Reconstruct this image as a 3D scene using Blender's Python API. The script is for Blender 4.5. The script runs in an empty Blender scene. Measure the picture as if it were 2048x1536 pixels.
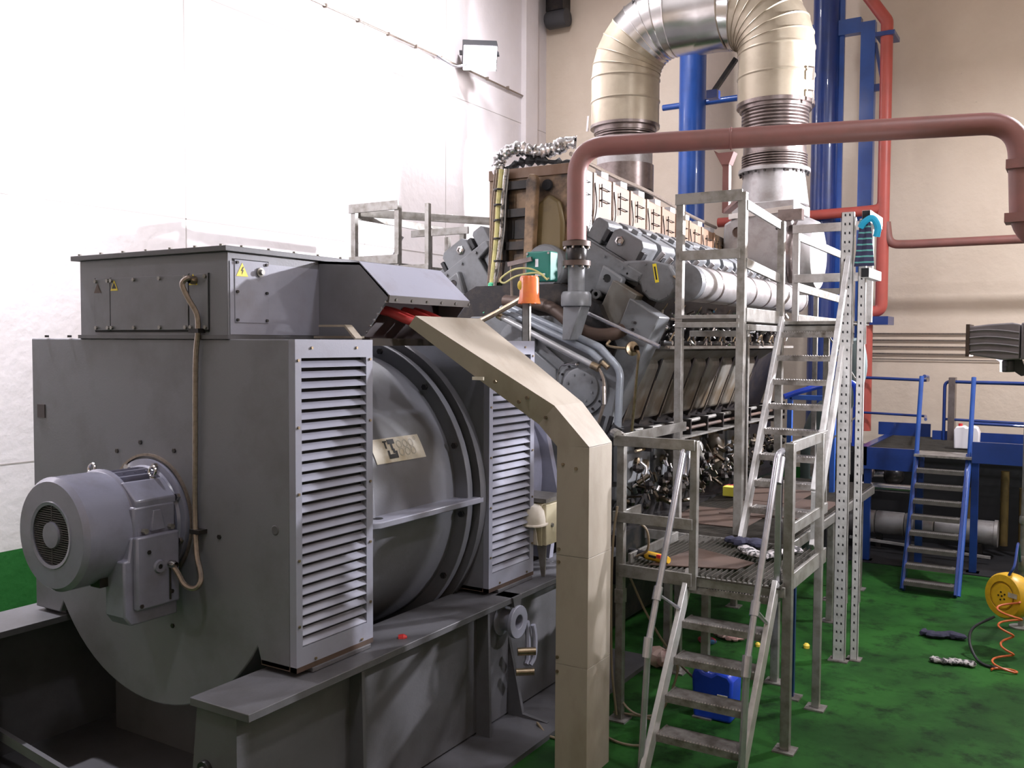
import bpy, math, random
from mathutils import Vector, Matrix
random.seed(7)
scene = bpy.context.scene
COL = scene.collection

# ------------------------------------------------------------------ camera
cam_d = bpy.data.cameras.new('camera')
cam_d.sensor_width = 36.0
cam_d.lens = 1848.4 / 2048 * 36.0
cam_d.clip_start = 0.05
cam_d.clip_end = 200
cam = bpy.data.objects.new('camera', cam_d)
COL.objects.link(cam)
_yaw, _pitch, _roll = math.radians(31.495), math.radians(2.583), math.radians(-0.298)
_f = Vector((-math.sin(_yaw) * math.cos(_pitch), math.cos(_yaw) * math.cos(_pitch), -math.sin(_pitch)))
_r = Vector((math.cos(_yaw), math.sin(_yaw), 0))
_d = _f.cross(_r)
_r2 = _r * math.cos(_roll) + _d * math.sin(_roll)
_d2 = -_r * math.sin(_roll) + _d * math.cos(_roll)
_m = Matrix((_r2, -_d2, -_f)).transposed().to_4x4()
_m.translation = Vector((0, 0, 2.7))
cam.matrix_world = _m
scene.camera = cam

# ------------------------------------------------------------------ world, exposure
world = bpy.data.worlds.new('world')
scene.world = world
world.use_nodes = True
world.node_tree.nodes['Background'].inputs[0].default_value = (0.75, 0.74, 0.80, 1)
world.node_tree.nodes['Background'].inputs[1].default_value = 0.05
vs = scene.view_settings
vs.view_transform = 'Standard'
vs.look = 'None'
vs.gamma = 1.0
vs.use_curve_mapping = False
vs.exposure = 0.0

# ------------------------------------------------------------------ lights (floodlights and added ceiling fills, housings built further down)
def spot(name, loc, target, energy, angle, blend=0.35, radius=0.15, color=(1, 0.97, 0.95)):
    d = bpy.data.lights.new(name, 'SPOT')
    d.energy = energy
    d.spot_size = math.radians(angle)
    d.spot_blend = blend
    d.shadow_soft_size = radius
    d.color = color
    o = bpy.data.objects.new(name, d)
    COL.objects.link(o)
    o.location = loc
    o.rotation_euler = (Vector(target) - Vector(loc)).to_track_quat('-Z', 'Y').to_euler()
    return o

def area(name, loc, target, energy, sx, sy, color=(1, 0.97, 0.95)):
    d = bpy.data.lights.new(name, 'AREA')
    d.energy = energy
    d.shape = 'RECTANGLE'
    d.size = sx
    d.size_y = sy
    d.color = color
    o = bpy.data.objects.new(name, d)
    COL.objects.link(o)
    o.location = loc
    o.rotation_euler = (Vector(target) - Vector(loc)).to_track_quat('-Z', 'Y').to_euler()
    return o

FLOODS = [
    # name, location, aim, watts, cone
    ('flood_right', (1.6, 13.6, 5.3), (-8.6, 6.0, 4.6), 9000, 80),
    ('flood_low', (-0.38, 6.20, 2.575), (-2.0, 7.0, 2.55), 330, 130),
    ('flood_wall', (-8.12, 12.25, 7.12), (-5.0, 8.2, 3.4), 260, 160),
    ('flood_near', (-7.2, 3.2, 6.8), (-8.6, 5.0, 2.6), 2200, 120),
]
for n, l, t, e, a in FLOODS:
    spot(n, l, t, e, a, blend=0.4, radius=0.12, color=(0.94, 0.925, 1.0))
# unseen ceiling lamps, added as fill to brighten dim faces and walls
FILLS = [(0.9, 5.4, 9.2), (1.2, 11.0, 6.8), (-6.6, 10.8, 9.2), (-1.0, 0.0, 9.2)]
for i, (x, y, z) in enumerate(FILLS):
    area('fill_light', (x, y, z), (x, y, 0), (220, 450, 290, 150)[i], 0.5, 0.5, (0.95, 0.935, 1.0))

# ------------------------------------------------------------------ materials
MATS = {}
def mat(name, color, rough=0.5, metal=0.0, dirt=None, amount=0.0, scale=3.0, bump=0.0, bscale=60.0,
        coat=0.0, streak=1.0, emit=None, alpha=None, trans=0.0, contrast=(0.45, 0.7)):
    m = bpy.data.materials.new(name)
    m.use_nodes = True
    nt = m.node_tree
    b = nt.nodes['Principled BSDF']
    b.inputs['Roughness'].default_value = rough
    b.inputs['Metallic'].default_value = metal
    b.inputs['Coat Weight'].default_value = coat
    c4 = (*color, 1)
    b.inputs['Base Color'].default_value = c4
    tc = nt.nodes.new('ShaderNodeTexCoord')
    if dirt is not None and amount > 0:
        mp = nt.nodes.new('ShaderNodeMapping')
        mp.inputs['Scale'].default_value = (scale, scale, scale * streak)
        nt.links.new(tc.outputs['Object'], mp.inputs['Vector'])
        no = nt.nodes.new('ShaderNodeTexNoise')
        no.inputs['Scale'].default_value = 1.0
        no.inputs['Detail'].default_value = 6.0
        no.inputs['Roughness'].default_value = 0.62
        nt.links.new(mp.outputs[0], no.inputs['Vector'])
        rp = nt.nodes.new('ShaderNodeValToRGB')
        rp.color_ramp.elements[0].position = contrast[0]
        rp.color_ramp.elements[1].position = contrast[1]
        rp.color_ramp.elements[0].color = (0, 0, 0, 1)
        rp.color_ramp.elements[1].color = (amount, amount, amount, 1)
        nt.links.new(no.outputs['Fac'], rp.inputs['Fac'])
        mx = nt.nodes.new('ShaderNodeMix')
        mx.data_type = 'RGBA'
        mx.inputs['A'].default_value = c4
        mx.inputs['B'].default_value = (*dirt, 1)
        nt.links.new(rp.outputs['Color'], mx.inputs['Factor'])
        nt.links.new(mx.outputs['Result'], b.inputs['Base Color'])
    if bump > 0:
        nb = nt.nodes.new('ShaderNodeTexNoise')
        nb.inputs['Scale'].default_value = bscale
        nb.inputs['Detail'].default_value = 4.0
        nt.links.new(tc.outputs['Object'], nb.inputs['Vector'])
        bp = nt.nodes.new('ShaderNodeBump')
        bp.inputs['Strength'].default_value = bump
        bp.inputs['Distance'].default_value = 0.01
        nt.links.new(nb.outputs['Fac'], bp.inputs['Height'])
        nt.links.new(bp.outputs['Normal'], b.inputs['Normal'])
    if emit is not None:
        b.inputs['Emission Color'].default_value = (*emit[0], 1)
        b.inputs['Emission Strength'].default_value = emit[1]
    if trans:
        b.inputs['Transmission Weight'].default_value = trans
    MATS[name] = m
    return m

GREY = mat('grey_machine_paint', (0.165, 0.168, 0.190), 0.42, 0, (0.07, 0.066, 0.062), 0.6, 2.2, 0.06, 90, contrast=(0.48, 0.8))
GREYL = mat('grey_lit_side_paint', (0.27, 0.275, 0.335), 0.38, 0, (0.15, 0.12, 0.10), 0.35, 5.0, 0.04, 90, contrast=(0.52, 0.8))  # lighter copy of the machine grey; aisle-side light is in the colour
GREYD = mat('grey_base_paint', (0.10, 0.099, 0.108), 0.5, 0, (0.05, 0.047, 0.043), 0.6, 2.5, 0.08, 60)
MOTOR = mat('blue_grey_enamel', (0.23, 0.235, 0.305), 0.25, 0, (0.12, 0.11, 0.12), 0.35, 5.0, 0.03, 60, coat=0.3)
ENG = mat('engine_grey_paint', (0.160, 0.167, 0.175), 0.38, 0, (0.05, 0.045, 0.04), 0.55, 4.5, 0.08, 50, contrast=(0.46, 0.72))
ENGST = mat('oil_stained_grey_paint', (0.14, 0.132, 0.115), 0.48, 0, (0.065, 0.038, 0.012), 0.9, 3.5, 0.08, 40, streak=0.5)
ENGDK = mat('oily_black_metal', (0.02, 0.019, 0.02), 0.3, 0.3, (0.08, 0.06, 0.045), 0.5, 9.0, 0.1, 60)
STEEL = mat('bare_shiny_steel', (0.55, 0.53, 0.52), 0.22, 1.0, (0.2, 0.17, 0.14), 0.5, 9.0)
BRASS = mat('worn_brass_steel', (0.42, 0.33, 0.22), 0.35, 1.0, (0.12, 0.09, 0.06), 0.6, 12.0)
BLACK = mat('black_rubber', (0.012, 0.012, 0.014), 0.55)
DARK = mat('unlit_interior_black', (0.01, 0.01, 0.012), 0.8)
GALV = mat('galvanised_steel', (0.31, 0.30, 0.28), 0.38, 0.5, (0.12, 0.105, 0.08), 0.8, 9.0, 0.08, 70, contrast=(0.42, 0.72))
GALVW = mat('whitish_galvanised_steel', (0.58, 0.57, 0.56), 0.4, 0.35, (0.22, 0.20, 0.18), 0.6, 9.0, 0.08, 70, contrast=(0.45, 0.75))
TREAD = mat('worn_tread_steel', (0.36, 0.34, 0.32), 0.42, 0.6, (0.10, 0.08, 0.065), 0.75, 10.0, 0.1, 90, contrast=(0.4, 0.65))
TUBEG = mat('zinc_tube', (0.52, 0.52, 0.56), 0.26, 0.75, (0.25, 0.24, 0.25), 0.5, 8.0)
TRUNK = mat('beige_sheet_metal', (0.38, 0.335, 0.275), 0.5, 0, (0.25, 0.205, 0.15), 0.6, 4.0, 0.04, 80, streak=0.4)
BROWN = mat('red_oxide_primer', (0.225, 0.092, 0.08), 0.5, 0, (0.15, 0.08, 0.066), 0.6, 3.0, 0.05, 60)
RED = mat('orange_red_paint', (0.44, 0.085, 0.068), 0.4, 0, (0.30, 0.07, 0.055), 0.5, 3.0)
BLUE = mat('blue_gloss_paint', (0.02, 0.085, 0.36), 0.28, 0, (0.012, 0.045, 0.19), 0.5, 3.0, coat=0.2)
BLUED = mat('dark_blue_paint', (0.012, 0.04, 0.20), 0.3, 0, (0.008, 0.02, 0.09), 0.5, 3.0, coat=0.3)
ALU = mat('aluminium_cladding', (0.72, 0.70, 0.69), 0.24, 1.0, (0.5, 0.47, 0.44), 0.5, 3.0, 0.05, 14)
CREAM = mat('cream_painted_cladding', (0.43, 0.37, 0.28), 0.36, 0.35, (0.30, 0.25, 0.18), 0.6, 2.5, 0.04, 20)
BELL = mat('bellows_metal', (0.26, 0.22, 0.21), 0.32, 0.9, (0.10, 0.07, 0.06), 0.6, 7.0)
ALUW = mat('weathered_aluminium', (0.40, 0.385, 0.385), 0.42, 0.5, (0.22, 0.19, 0.17), 0.65, 5.0, 0.06, 40)
TAN = mat('tan_insulation_cover', (0.16, 0.088, 0.048), 0.55, 0.0, (0.23, 0.155, 0.11), 0.85, 3.0, 0.08, 40, streak=0.3)
RUST = mat('scorched_insulation_cover', (0.26, 0.165, 0.09), 0.5, 0.1, (0.022, 0.014, 0.010), 0.95, 3.2, 0.06, 40, contrast=(0.42, 0.62))
OLIVE = mat('olive_brown_cover', (0.13, 0.09, 0.03), 0.45, 0.1, (0.03, 0.02, 0.012), 0.8, 3.0)
FOIL = mat('crumpled_foil', (0.75, 0.74, 0.74), 0.25, 1.0, (0.05, 0.05, 0.05), 0.85, 14.0, 0.6, 26, contrast=(0.5, 0.6))
ORANGE = mat('orange_beacon_plastic', (0.85, 0.20, 0.06), 0.25, 0, (0.95, 0.35, 0.05), 0.6, 9.0, coat=0.4)
GREENB = mat('teal_green_enamel', (0.01, 0.16, 0.12), 0.35)
YELLOW = mat('yellow_plastic', (0.72, 0.42, 0.02), 0.38, 0, (0.30, 0.17, 0.02), 0.5, 8.0)
REDC = mat('red_cable_sheath', (0.62, 0.07, 0.07), 0.4)
CABYEL = mat('straw_coloured_wire', (0.55, 0.50, 0.20), 0.5, 0, (0.25, 0.25, 0.12), 0.6, 14)
GREENT = mat('green_tape', (0.10, 0.55, 0.30), 0.4)
HOSE = mat('ribbed_metal_conduit', (0.30, 0.25, 0.21), 0.35, 0.7, (0.16, 0.13, 0.11), 0.6, 40)
CABLE = mat('dirty_tan_cable', (0.22, 0.17, 0.11), 0.5)
WHITEP = mat('translucent_white_plastic', (0.82, 0.80, 0.84), 0.35)
BLUEP = mat('blue_plastic', (0.015, 0.06, 0.55), 0.3, 0, (0.01, 0.03, 0.25), 0.5, 5)
LAMPM = mat('dark_lamp_housing', (0.05, 0.05, 0.055), 0.5)
LAMPG = mat('lit_lamp_glass', (1, 1, 1), 0.3, emit=((1.0, 0.96, 1.0), 60.0))
LAMPV = mat('lit_small_lamp_glass', (1, 1, 1), 0.3, emit=((0.95, 0.85, 1.0), 40.0))
HEATM = mat('grey_heater_casing', (0.21, 0.19, 0.205), 0.5, 0, (0.12, 0.11, 0.11), 0.5, 6)
CABIN = mat('cream_cabinet_paint', (0.66, 0.60, 0.42), 0.45, 0, (0.45, 0.40, 0.28), 0.4, 5)
HELM = mat('off_white_helmet', (0.80, 0.75, 0.66), 0.35, 0, (0.5, 0.42, 0.34), 0.5, 7)
PLATE = mat('rusty_floor_plate', (0.092, 0.058, 0.043), 0.5, 0.2, (0.05, 0.036, 0.03), 0.7, 4.0, 0.06, 60)
GRATE = mat('dirty_grating', (0.10, 0.09, 0.077), 0.5, 0.4, (0.05, 0.045, 0.04), 0.7, 8)
RAGN = mat('dark_navy_cloth', (0.025, 0.025, 0.05), 0.9, 0, (0.05, 0.05, 0.08), 0.5, 18)
RAGW = mat('grey_patterned_cloth', (0.45, 0.42, 0.42), 0.9, 0, (0.03, 0.03, 0.03), 0.95, 26, contrast=(0.48, 0.52))
RAGR = mat('pale_rag_cloth', (0.55, 0.42, 0.38), 0.9, 0, (0.35, 0.10, 0.10), 0.8, 9)
TEAL = mat('bright_teal_cloth', (0.01, 0.30, 0.48), 0.8)
YLAB = mat('warning_label_yellow', (0.85, 0.68, 0.03), 0.4, 0, (0.45, 0.30, 0.05), 0.25, 30)
INK = mat('black_ink', (0.01, 0.01, 0.01), 0.5)
PAPER = mat('aged_cream_sticker', (0.78, 0.72, 0.60), 0.5, 0, (0.45, 0.33, 0.14), 0.6, 9)
REDLAB = mat('red_plastic', (0.55, 0.03, 0.03), 0.4)
ORHOSE = mat('orange_coiled_hose', (0.55, 0.12, 0.03), 0.4)
SOOT = mat('sooty_black_steel', (0.012, 0.010, 0.009), 0.6, 0, (0.05, 0.032, 0.02), 0.6, 6)
PIPEG = mat('blue_grey_pipe_paint', (0.26, 0.285, 0.32), 0.3, 0.15, (0.14, 0.14, 0.14), 0.5, 7)
PIPEL = mat('pale_silver_pipe', (0.42, 0.42, 0.43), 0.3, 0.4, (0.25, 0.24, 0.23), 0.5, 7)
OILBR = mat('oily_brown_fittings', (0.10, 0.075, 0.05), 0.35, 0.6, (0.015, 0.012, 0.010), 0.8, 20)
LIPBR = mat('dark_brown_lip', (0.055, 0.042, 0.034), 0.5)
TREADB = mat('shaded_dirty_tread', (0.12, 0.11, 0.10), 0.6, 0.2, (0.05, 0.045, 0.04), 0.7, 10)  # darker copy of the stair tread; shade at the back is in the colour
GRILL = mat('dark_fan_grille', (0.06, 0.055, 0.055), 0.5)
WIREY = mat('yellow_spot_plastic', (0.85, 0.62, 0.08), 0.4)

# ------------------------------------------------------------------ mesh helpers
def root_loc(o):
    while o.parent is not None:
        o = o.parent
    return Vector(o.location)

class MB:
    def __init__(s):
        s.v = []
        s.f = []
    def add(s, vs, fs):
        n = len(s.v)
        s.v += [tuple(p) for p in vs]
        s.f += [tuple(i + n for i in f) for f in fs]
        return s
    def box(s, x0, x1, y0, y1, z0, z1):
        return s.add([(x0, y0, z0), (x1, y0, z0), (x1, y1, z0), (x0, y1, z0), (x0, y0, z1), (x1, y0, z1), (x1, y1, z1), (x0, y1, z1)],
                     [(0, 3, 2, 1), (4, 5, 6, 7), (0, 1, 5, 4), (1, 2, 6, 5), (2, 3, 7, 6), (3, 0, 4, 7)])
    def hexa(s, b, t):
        """eight corners: bottom ring b[0..3], top ring t[0..3] (both counter-clockwise seen from above)"""
        return s.add(list(b) + list(t), [(0, 3, 2, 1), (4, 5, 6, 7), (0, 1, 5, 4), (1, 2, 6, 5), (2, 3, 7, 6), (3, 0, 4, 7)])
    def obox(s, c, ax, ay, az):
        """centre and three half-axis vectors"""
        c = Vector(c); ax = Vector(ax); ay = Vector(ay); az = Vector(az)
        P = [c - ax - ay - az, c + ax - ay - az, c + ax + ay - az, c - ax + ay - az]
        return s.hexa(P, [p + 2 * az for p in P])
    def bar(s, p0, p1, w, h, up=(0, 0, 1)):
        """rectangular bar, w across, h along up"""
        p0 = Vector(p0); p1 = Vector(p1); d = p1 - p0
        L = d.length; d.normalize()
        u = Vector(up)
        if abs(d.dot(u)) > 0.97:
            u = Vector((0, 1, 0))
        x = d.cross(u).normalized(); y = x.cross(d).normalized()
        return s.obox((p0 + p1) / 2, d * L / 2, x * w / 2, y * h / 2)
    def prism(s, poly, axis, a, b):
        """polygon of 2-D points extruded along an axis: 'y' takes (x,z), 'x' takes (y,z), 'z' takes (x,y)"""
        n = len(poly)
        mk = {'y': lambda p, t: (p[0], t, p[1]), 'x': lambda p, t: (t, p[0], p[1]), 'z': lambda p, t: (p[0], p[1], t)}[axis]
        v = [mk(p, a) for p in poly] + [mk(p, b) for p in poly]
        f = [tuple(range(n - 1, -1, -1)), tuple(range(n, 2 * n))]
        f += [(i, (i + 1) % n, n + (i + 1) % n, n + i) for i in range(n)]
        return s.add(v, f)
    def tube(s, path, r, seg=10, cap=True):
        P = [Vector(p) for p in path]
        rr = r if isinstance(r, (list, tuple)) else [r] * len(P)
        t0 = (P[1] - P[0]).normalized()
        u = Vector((0, 0, 1)) if abs(t0.z) < 0.9 else Vector((1, 0, 0))
        nrm = t0.cross(u).normalized()
        vs = []
        for i, p in enumerate(P):
            if i == 0: t = P[1] - P[0]
            elif i == len(P) - 1: t = P[-1] - P[-2]
            else: t = (P[i + 1] - P[i]).normalized() + (P[i] - P[i - 1]).normalized()
            t.normalize()
            nrm = (nrm - t * nrm.dot(t))
            if nrm.length < 1e-6: nrm = t.orthogonal()
            nrm.normalize()
            b = t.cross(nrm)
            for k in range(seg):
                a = 2 * math.pi * k / seg
                vs.append(p + (nrm * math.cos(a) + b * math.sin(a)) * rr[i])
        fs = []
        for i in range(len(P) - 1):
            for k in range(seg):
                k2 = (k + 1) % seg
                fs.append((i * seg + k, i * seg + k2, (i + 1) * seg + k2, (i + 1) * seg + k))
        if cap:
            fs.append(tuple(range(seg - 1, -1, -1)))
            fs.append(tuple((len(P) - 1) * seg + k for k in range(seg)))
        return s.add(vs, fs)
    def cyl(s, p0, p1, r, seg=16):
        return s.tube([p0, p1], r, seg)
    def lathe(s, prof, origin, axis, seg=32, a0=0.0, a1=2 * math.pi):
        """profile of (radius, distance along axis)"""
        o = Vector(origin); ax = Vector(axis).normalized()
        u = Vector((0, 0, 1)) if abs(ax.z) < 0.9 else Vector((1, 0, 0))
        x = ax.cross(u).normalized(); y = ax.cross(x)
        full = abs(a1 - a0 - 2 * math.pi) < 1e-6
        n = seg if full else seg + 1
        vs, fs = [], []
        for (r, t) in prof:
            for k in range(n):
                a = a0 + (a1 - a0) * k / seg
                vs.append(o + ax * t + (x * math.cos(a) + y * math.sin(a)) * r)
        for i in range(len(prof) - 1):
            for k in range(seg):
                k2 = (k + 1) % n
                fs.append((i * n + k, (i + 1) * n + k, (i + 1) * n + k2, i * n + k2))
        return s.add(vs, fs)
    def ball(s, c, r, seg=10, rings=6, sc=(1, 1, 1)):
        c = Vector(c)
        vs, fs = [], []
        for i in range(rings + 1):
            th = math.pi * i / rings
            for k in range(seg):
                a = 2 * math.pi * k / seg
                vs.append((c.x + r * sc[0] * math.sin(th) * math.cos(a), c.y + r * sc[1] * math.sin(th) * math.sin(a), c.z + r * sc[2] * math.cos(th)))
        for i in range(rings):
            for k in range(seg):
                k2 = (k + 1) % seg
                fs.append((i * seg + k, (i + 1) * seg + k, (i + 1) * seg + k2, i * seg + k2))
        return s.add(vs, fs)
    def mesh(s, name, off=(0, 0, 0), smooth=True):
        me = bpy.data.meshes.new(name)
        o = Vector(off)
        me.from_pydata([tuple(Vector(p) - o) for p in s.v], [], s.f)
        me.validate()
        if smooth:
            me.polygons.foreach_set('use_smooth', [True] * len(me.polygons))
            me.set_sharp_from_angle(angle=math.radians(32))
        me.update()
        return me
    def build(s, name, m, parent=None, bevel=0.0, label=None, cat=None, group=None, kind=None, loc=None, seg=2):
        if parent is not None:
            off = root_loc(parent)
        elif loc is not None:
            off = Vector(loc)
        else:
            xs = [p[0] for p in s.v]; ys = [p[1] for p in s.v]; zs = [p[2] for p in s.v]
            off = Vector(((min(xs) + max(xs)) / 2, (min(ys) + max(ys)) / 2, min(zs)))
        me = s.mesh(name, off)
        me.materials.append(m)
        o = bpy.data.objects.new(name, me)
        COL.objects.link(o)
        if parent is not None:
            o.parent = parent
        else:
            o.location = off
        if bevel > 0:
            b = o.modifiers.new('bevel', 'BEVEL')
            b.width = bevel; b.segments = seg; b.limit_method = 'ANGLE'; b.angle_limit = math.radians(40)
        tag(o, label, cat, group, kind)
        return o

def tag(o, label=None, cat=None, group=None, kind=None):
    if label: o['label'] = label
    if cat: o['category'] = cat
    if group: o['group'] = group
    if kind: o['kind'] = kind
    return o

def thing(name, label, cat, loc=(0, 0, 0), group=None):
    o = bpy.data.objects.new(name, None)
    o.empty_display_size = 0.1
    COL.objects.link(o)
    o.location = loc
    return tag(o, label, cat, group)

def clone(src, parent, dx=(0, 0, 0), rot=None, name=None):
    """another piece with the same mesh, moved by dx inside its parent"""
    o = src.copy()
    COL.objects.link(o)
    o.parent = parent
    o.location = Vector(src.location) + Vector(dx)
    if rot is not None: o.rotation_euler = rot
    return o

def fillet(pts, r, n=6):
    """round the inner corners of a polyline"""
    P = [Vector(p) for p in pts]
    out = [P[0]]
    for i in range(1, len(P) - 1):
        a = (P[i - 1] - P[i]); b = (P[i + 1] - P[i])
        la, lb = a.length, b.length
        a.normalize(); b.normalize()
        ang = a.angle(b)
        t = min(r / math.tan(ang / 2) if ang < 3.1 else 0, la * 0.48, lb * 0.48)
        p0 = P[i] + a * t; p1 = P[i] + b * t
        for k in range(n + 1):
            s = k / n
            out.append(p0 * (1 - s) ** 2 + P[i] * 2 * s * (1 - s) + p1 * s ** 2)
    out.append(P[-1])
    return out

def smooth_path(pts, n=8):
    """Catmull-Rom through the points"""
    P = [Vector(p) for p in pts]
    Q = [P[0] * 2 - P[1]] + P + [P[-1] * 2 - P[-2]]
    out = []
    for i in range(1, len(Q) - 2):
        a, b, c, d = Q[i - 1], Q[i], Q[i + 1], Q[i + 2]
        for k in range(n):
            t = k / n
            out.append(0.5 * ((2 * b) + (c - a) * t + (2 * a - 5 * b + 4 * c - d) * t * t + (3 * b - a - 3 * c + d) * t ** 3))
    out.append(P[-1])
    return out

def bolts(pts, axis, r=0.011, h=0.012, seg=6):
    m = MB()
    ax = Vector(axis).normalized()
    for p in pts:
        p = Vector(p)
        m.cyl(p - ax * 0.002, p + ax * h, r, seg)
    return m

def ring(c, axis, rad, n, a0=0.0):
    c = Vector(c); ax = Vector(axis).normalized()
    u = Vector((0, 0, 1)) if abs(ax.z) < 0.9 else Vector((1, 0, 0))
    x = ax.cross(u).normalized(); y = ax.cross(x)
    return [c + (x * math.cos(a0 + 2 * math.pi * k / n) + y * math.sin(a0 + 2 * math.pi * k / n)) * rad for k in range(n)]
# ------------------------------------------------------------------ the room
XL, XR, YB, YF, ZC = -8.6, 3.6, 15.2, -4.5, 10.0

def wall_mat(name, base, warm, stripe_z=None, seams=None):
    m = bpy.data.materials.new(name)
    m.use_nodes = True
    nt = m.node_tree
    b = nt.nodes['Principled BSDF']
    b.inputs['Roughness'].default_value = 0.75
    tc = nt.nodes.new('ShaderNodeTexCoord')
    no = nt.nodes.new('ShaderNodeTexNoise')
    no.inputs['Scale'].default_value = 0.55
    no.inputs['Detail'].default_value = 8
    no.inputs['Roughness'].default_value = 0.65
    nt.links.new(tc.outputs['Object'], no.inputs['Vector'])
    mx = nt.nodes.new('ShaderNodeMix'); mx.data_type = 'RGBA'
    mx.inputs['A'].default_value = (*base, 1); mx.inputs['B'].default_value = (*warm, 1)
    rp = nt.nodes.new('ShaderNodeValToRGB')
    rp.color_ramp.elements[0].position = 0.38; rp.color_ramp.elements[1].position = 0.68
    nt.links.new(no.outputs['Fac'], rp.inputs['Fac'])
    nt.links.new(rp.outputs['Color'], mx.inputs['Factor'])
    col = mx.outputs['Result']
    # small pock marks and flaked spots
    vo = nt.nodes.new('ShaderNodeTexNoise'); vo.inputs['Scale'].default_value = 7.0; vo.inputs['Detail'].default_value = 7; vo.inputs['Roughness'].default_value = 0.75
    nt.links.new(tc.outputs['Object'], vo.inputs['Vector'])
    rq = nt.nodes.new('ShaderNodeValToRGB')
    rq.color_ramp.elements[0].position = 0.70; rq.color_ramp.elements[1].position = 0.76
    nt.links.new(vo.outputs['Fac'], rq.inputs['Fac'])
    m2 = nt.nodes.new('ShaderNodeMix'); m2.data_type = 'RGBA'
    nt.links.new(rq.outputs['Color'], m2.inputs['Factor'])
    nt.links.new(col, m2.inputs['A']); m2.inputs['B'].default_value = (base[0] * 0.45, base[1] * 0.42, base[2] * 0.40, 1)
    col = m2.outputs['Result']
    if stripe_z is not None:
        sp = nt.nodes.new('ShaderNodeSeparateXYZ'); nt.links.new(tc.outputs['Object'], sp.inputs[0])
        lt = nt.nodes.new('ShaderNodeMath'); lt.operation = 'LESS_THAN'; lt.inputs[1].default_value = stripe_z
        nt.links.new(sp.outputs['Z'], lt.inputs[0])
        m3 = nt.nodes.new('ShaderNodeMix'); m3.data_type = 'RGBA'
        nt.links.new(lt.outputs[0], m3.inputs['Factor'])
        nt.links.new(col, m3.inputs['A'])
        m4 = nt.nodes.new('ShaderNodeMix'); m4.data_type = 'RGBA'
        m4.inputs['A'].default_value = (0.012, 0.13, 0.018, 1); m4.inputs['B'].default_value = (0.01, 0.012, 0.008, 1)
        nt.links.new(rq.outputs['Color'], m4.inputs['Factor'])
        nt.links.new(m4.outputs['Result'], m3.inputs['B'])
        col = m3.outputs['Result']
    nt.links.new(col, b.inputs['Base Color'])
    nb = nt.nodes.new('ShaderNodeTexNoise'); nb.inputs['Scale'].default_value = 9.0; nb.inputs['Detail'].default_value = 8
    nt.links.new(tc.outputs['Object'], nb.inputs['Vector'])
    bp = nt.nodes.new('ShaderNodeBump'); bp.inputs['Strength'].default_value = 0.35; bp.inputs['Distance'].default_value = 0.02
    nt.links.new(nb.outputs['Fac'], bp.inputs['Height']); nt.links.new(bp.outputs['Normal'], b.inputs['Normal'])
    return m

WALLL = wall_mat('whitewashed_concrete', (0.80, 0.75, 0.76), (0.72, 0.665, 0.66), 0.70)
WALLB = wall_mat('cream_concrete', (0.74, 0.635, 0.52), (0.66, 0.55, 0.44), 0.70)
CEIL = mat('ceiling_paint', (0.55, 0.53, 0.52), 0.8)
JOINT = mat('wall_joint_filler', (0.42, 0.38, 0.36), 0.9)

def floor_mat():
    m = bpy.data.materials.new('green_floor_paint')
    m.use_nodes = True
    nt = m.node_tree
    b = nt.nodes['Principled BSDF']
    b.inputs['Specular IOR Level'].default_value = 0.12
    tc = nt.nodes.new('ShaderNodeTexCoord')
    def noise(sc, det, rg):
        n = nt.nodes.new('ShaderNodeTexNoise'); n.inputs['Scale'].default_value = sc
        n.inputs['Detail'].default_value = det; n.inputs['Roughness'].default_value = rg
        nt.links.new(tc.outputs['Object'], n.inputs['Vector']); return n
    def ramp(n, a, c):
        r = nt.nodes.new('ShaderNodeValToRGB'); r.color_ramp.elements[0].position = a; r.color_ramp.elements[1].position = c
        nt.links.new(n.outputs['Fac'], r.inputs['Fac']); return r
    def mix(fac, a, bb):
        x = nt.nodes.new('ShaderNodeMix'); x.data_type = 'RGBA'
        nt.links.new(fac, x.inputs['Factor'])
        for k, q in (('A', a), ('B', bb)):
            if isinstance(q, tuple): x.inputs[k].default_value = (*q, 1)
            else: nt.links.new(q, x.inputs[k])
        return x.outputs['Result']
    n1 = noise(1.1, 6, 0.6); n2 = noise(4.0, 8, 0.7); n3 = noise(0.7, 3, 0.5)
    c = mix(ramp(n1, 0.40, 0.60).outputs['Color'], (0.012, 0.056, 0.011), (0.023, 0.105, 0.018))
    c = mix(ramp(n2, 0.50, 0.68).outputs['Color'], c, (0.006, 0.020, 0.006))
    c = mix(ramp(n3, 0.62, 0.75).outputs['Color'], c, (0.016, 0.034, 0.014))
    nt.links.new(c, b.inputs['Base Color'])
    rr = ramp(n2, 0.3, 0.8)
    mr = nt.nodes.new('ShaderNodeMapRange'); mr.inputs['To Min'].default_value = 0.4; mr.inputs['To Max'].default_value = 0.75
    nt.links.new(n2.outputs['Fac'], mr.inputs['Value']); nt.links.new(mr.outputs[0], b.inputs['Roughness'])
    bp = nt.nodes.new('ShaderNodeBump'); bp.inputs['Strength'].default_value = 0.15; bp.inputs['Distance'].default_value = 0.01
    nt.links.new(n2.outputs['Fac'], bp.inputs['Height']); nt.links.new(bp.outputs['Normal'], b.inputs['Normal'])
    return m
FLOOR = floor_mat()

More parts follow.
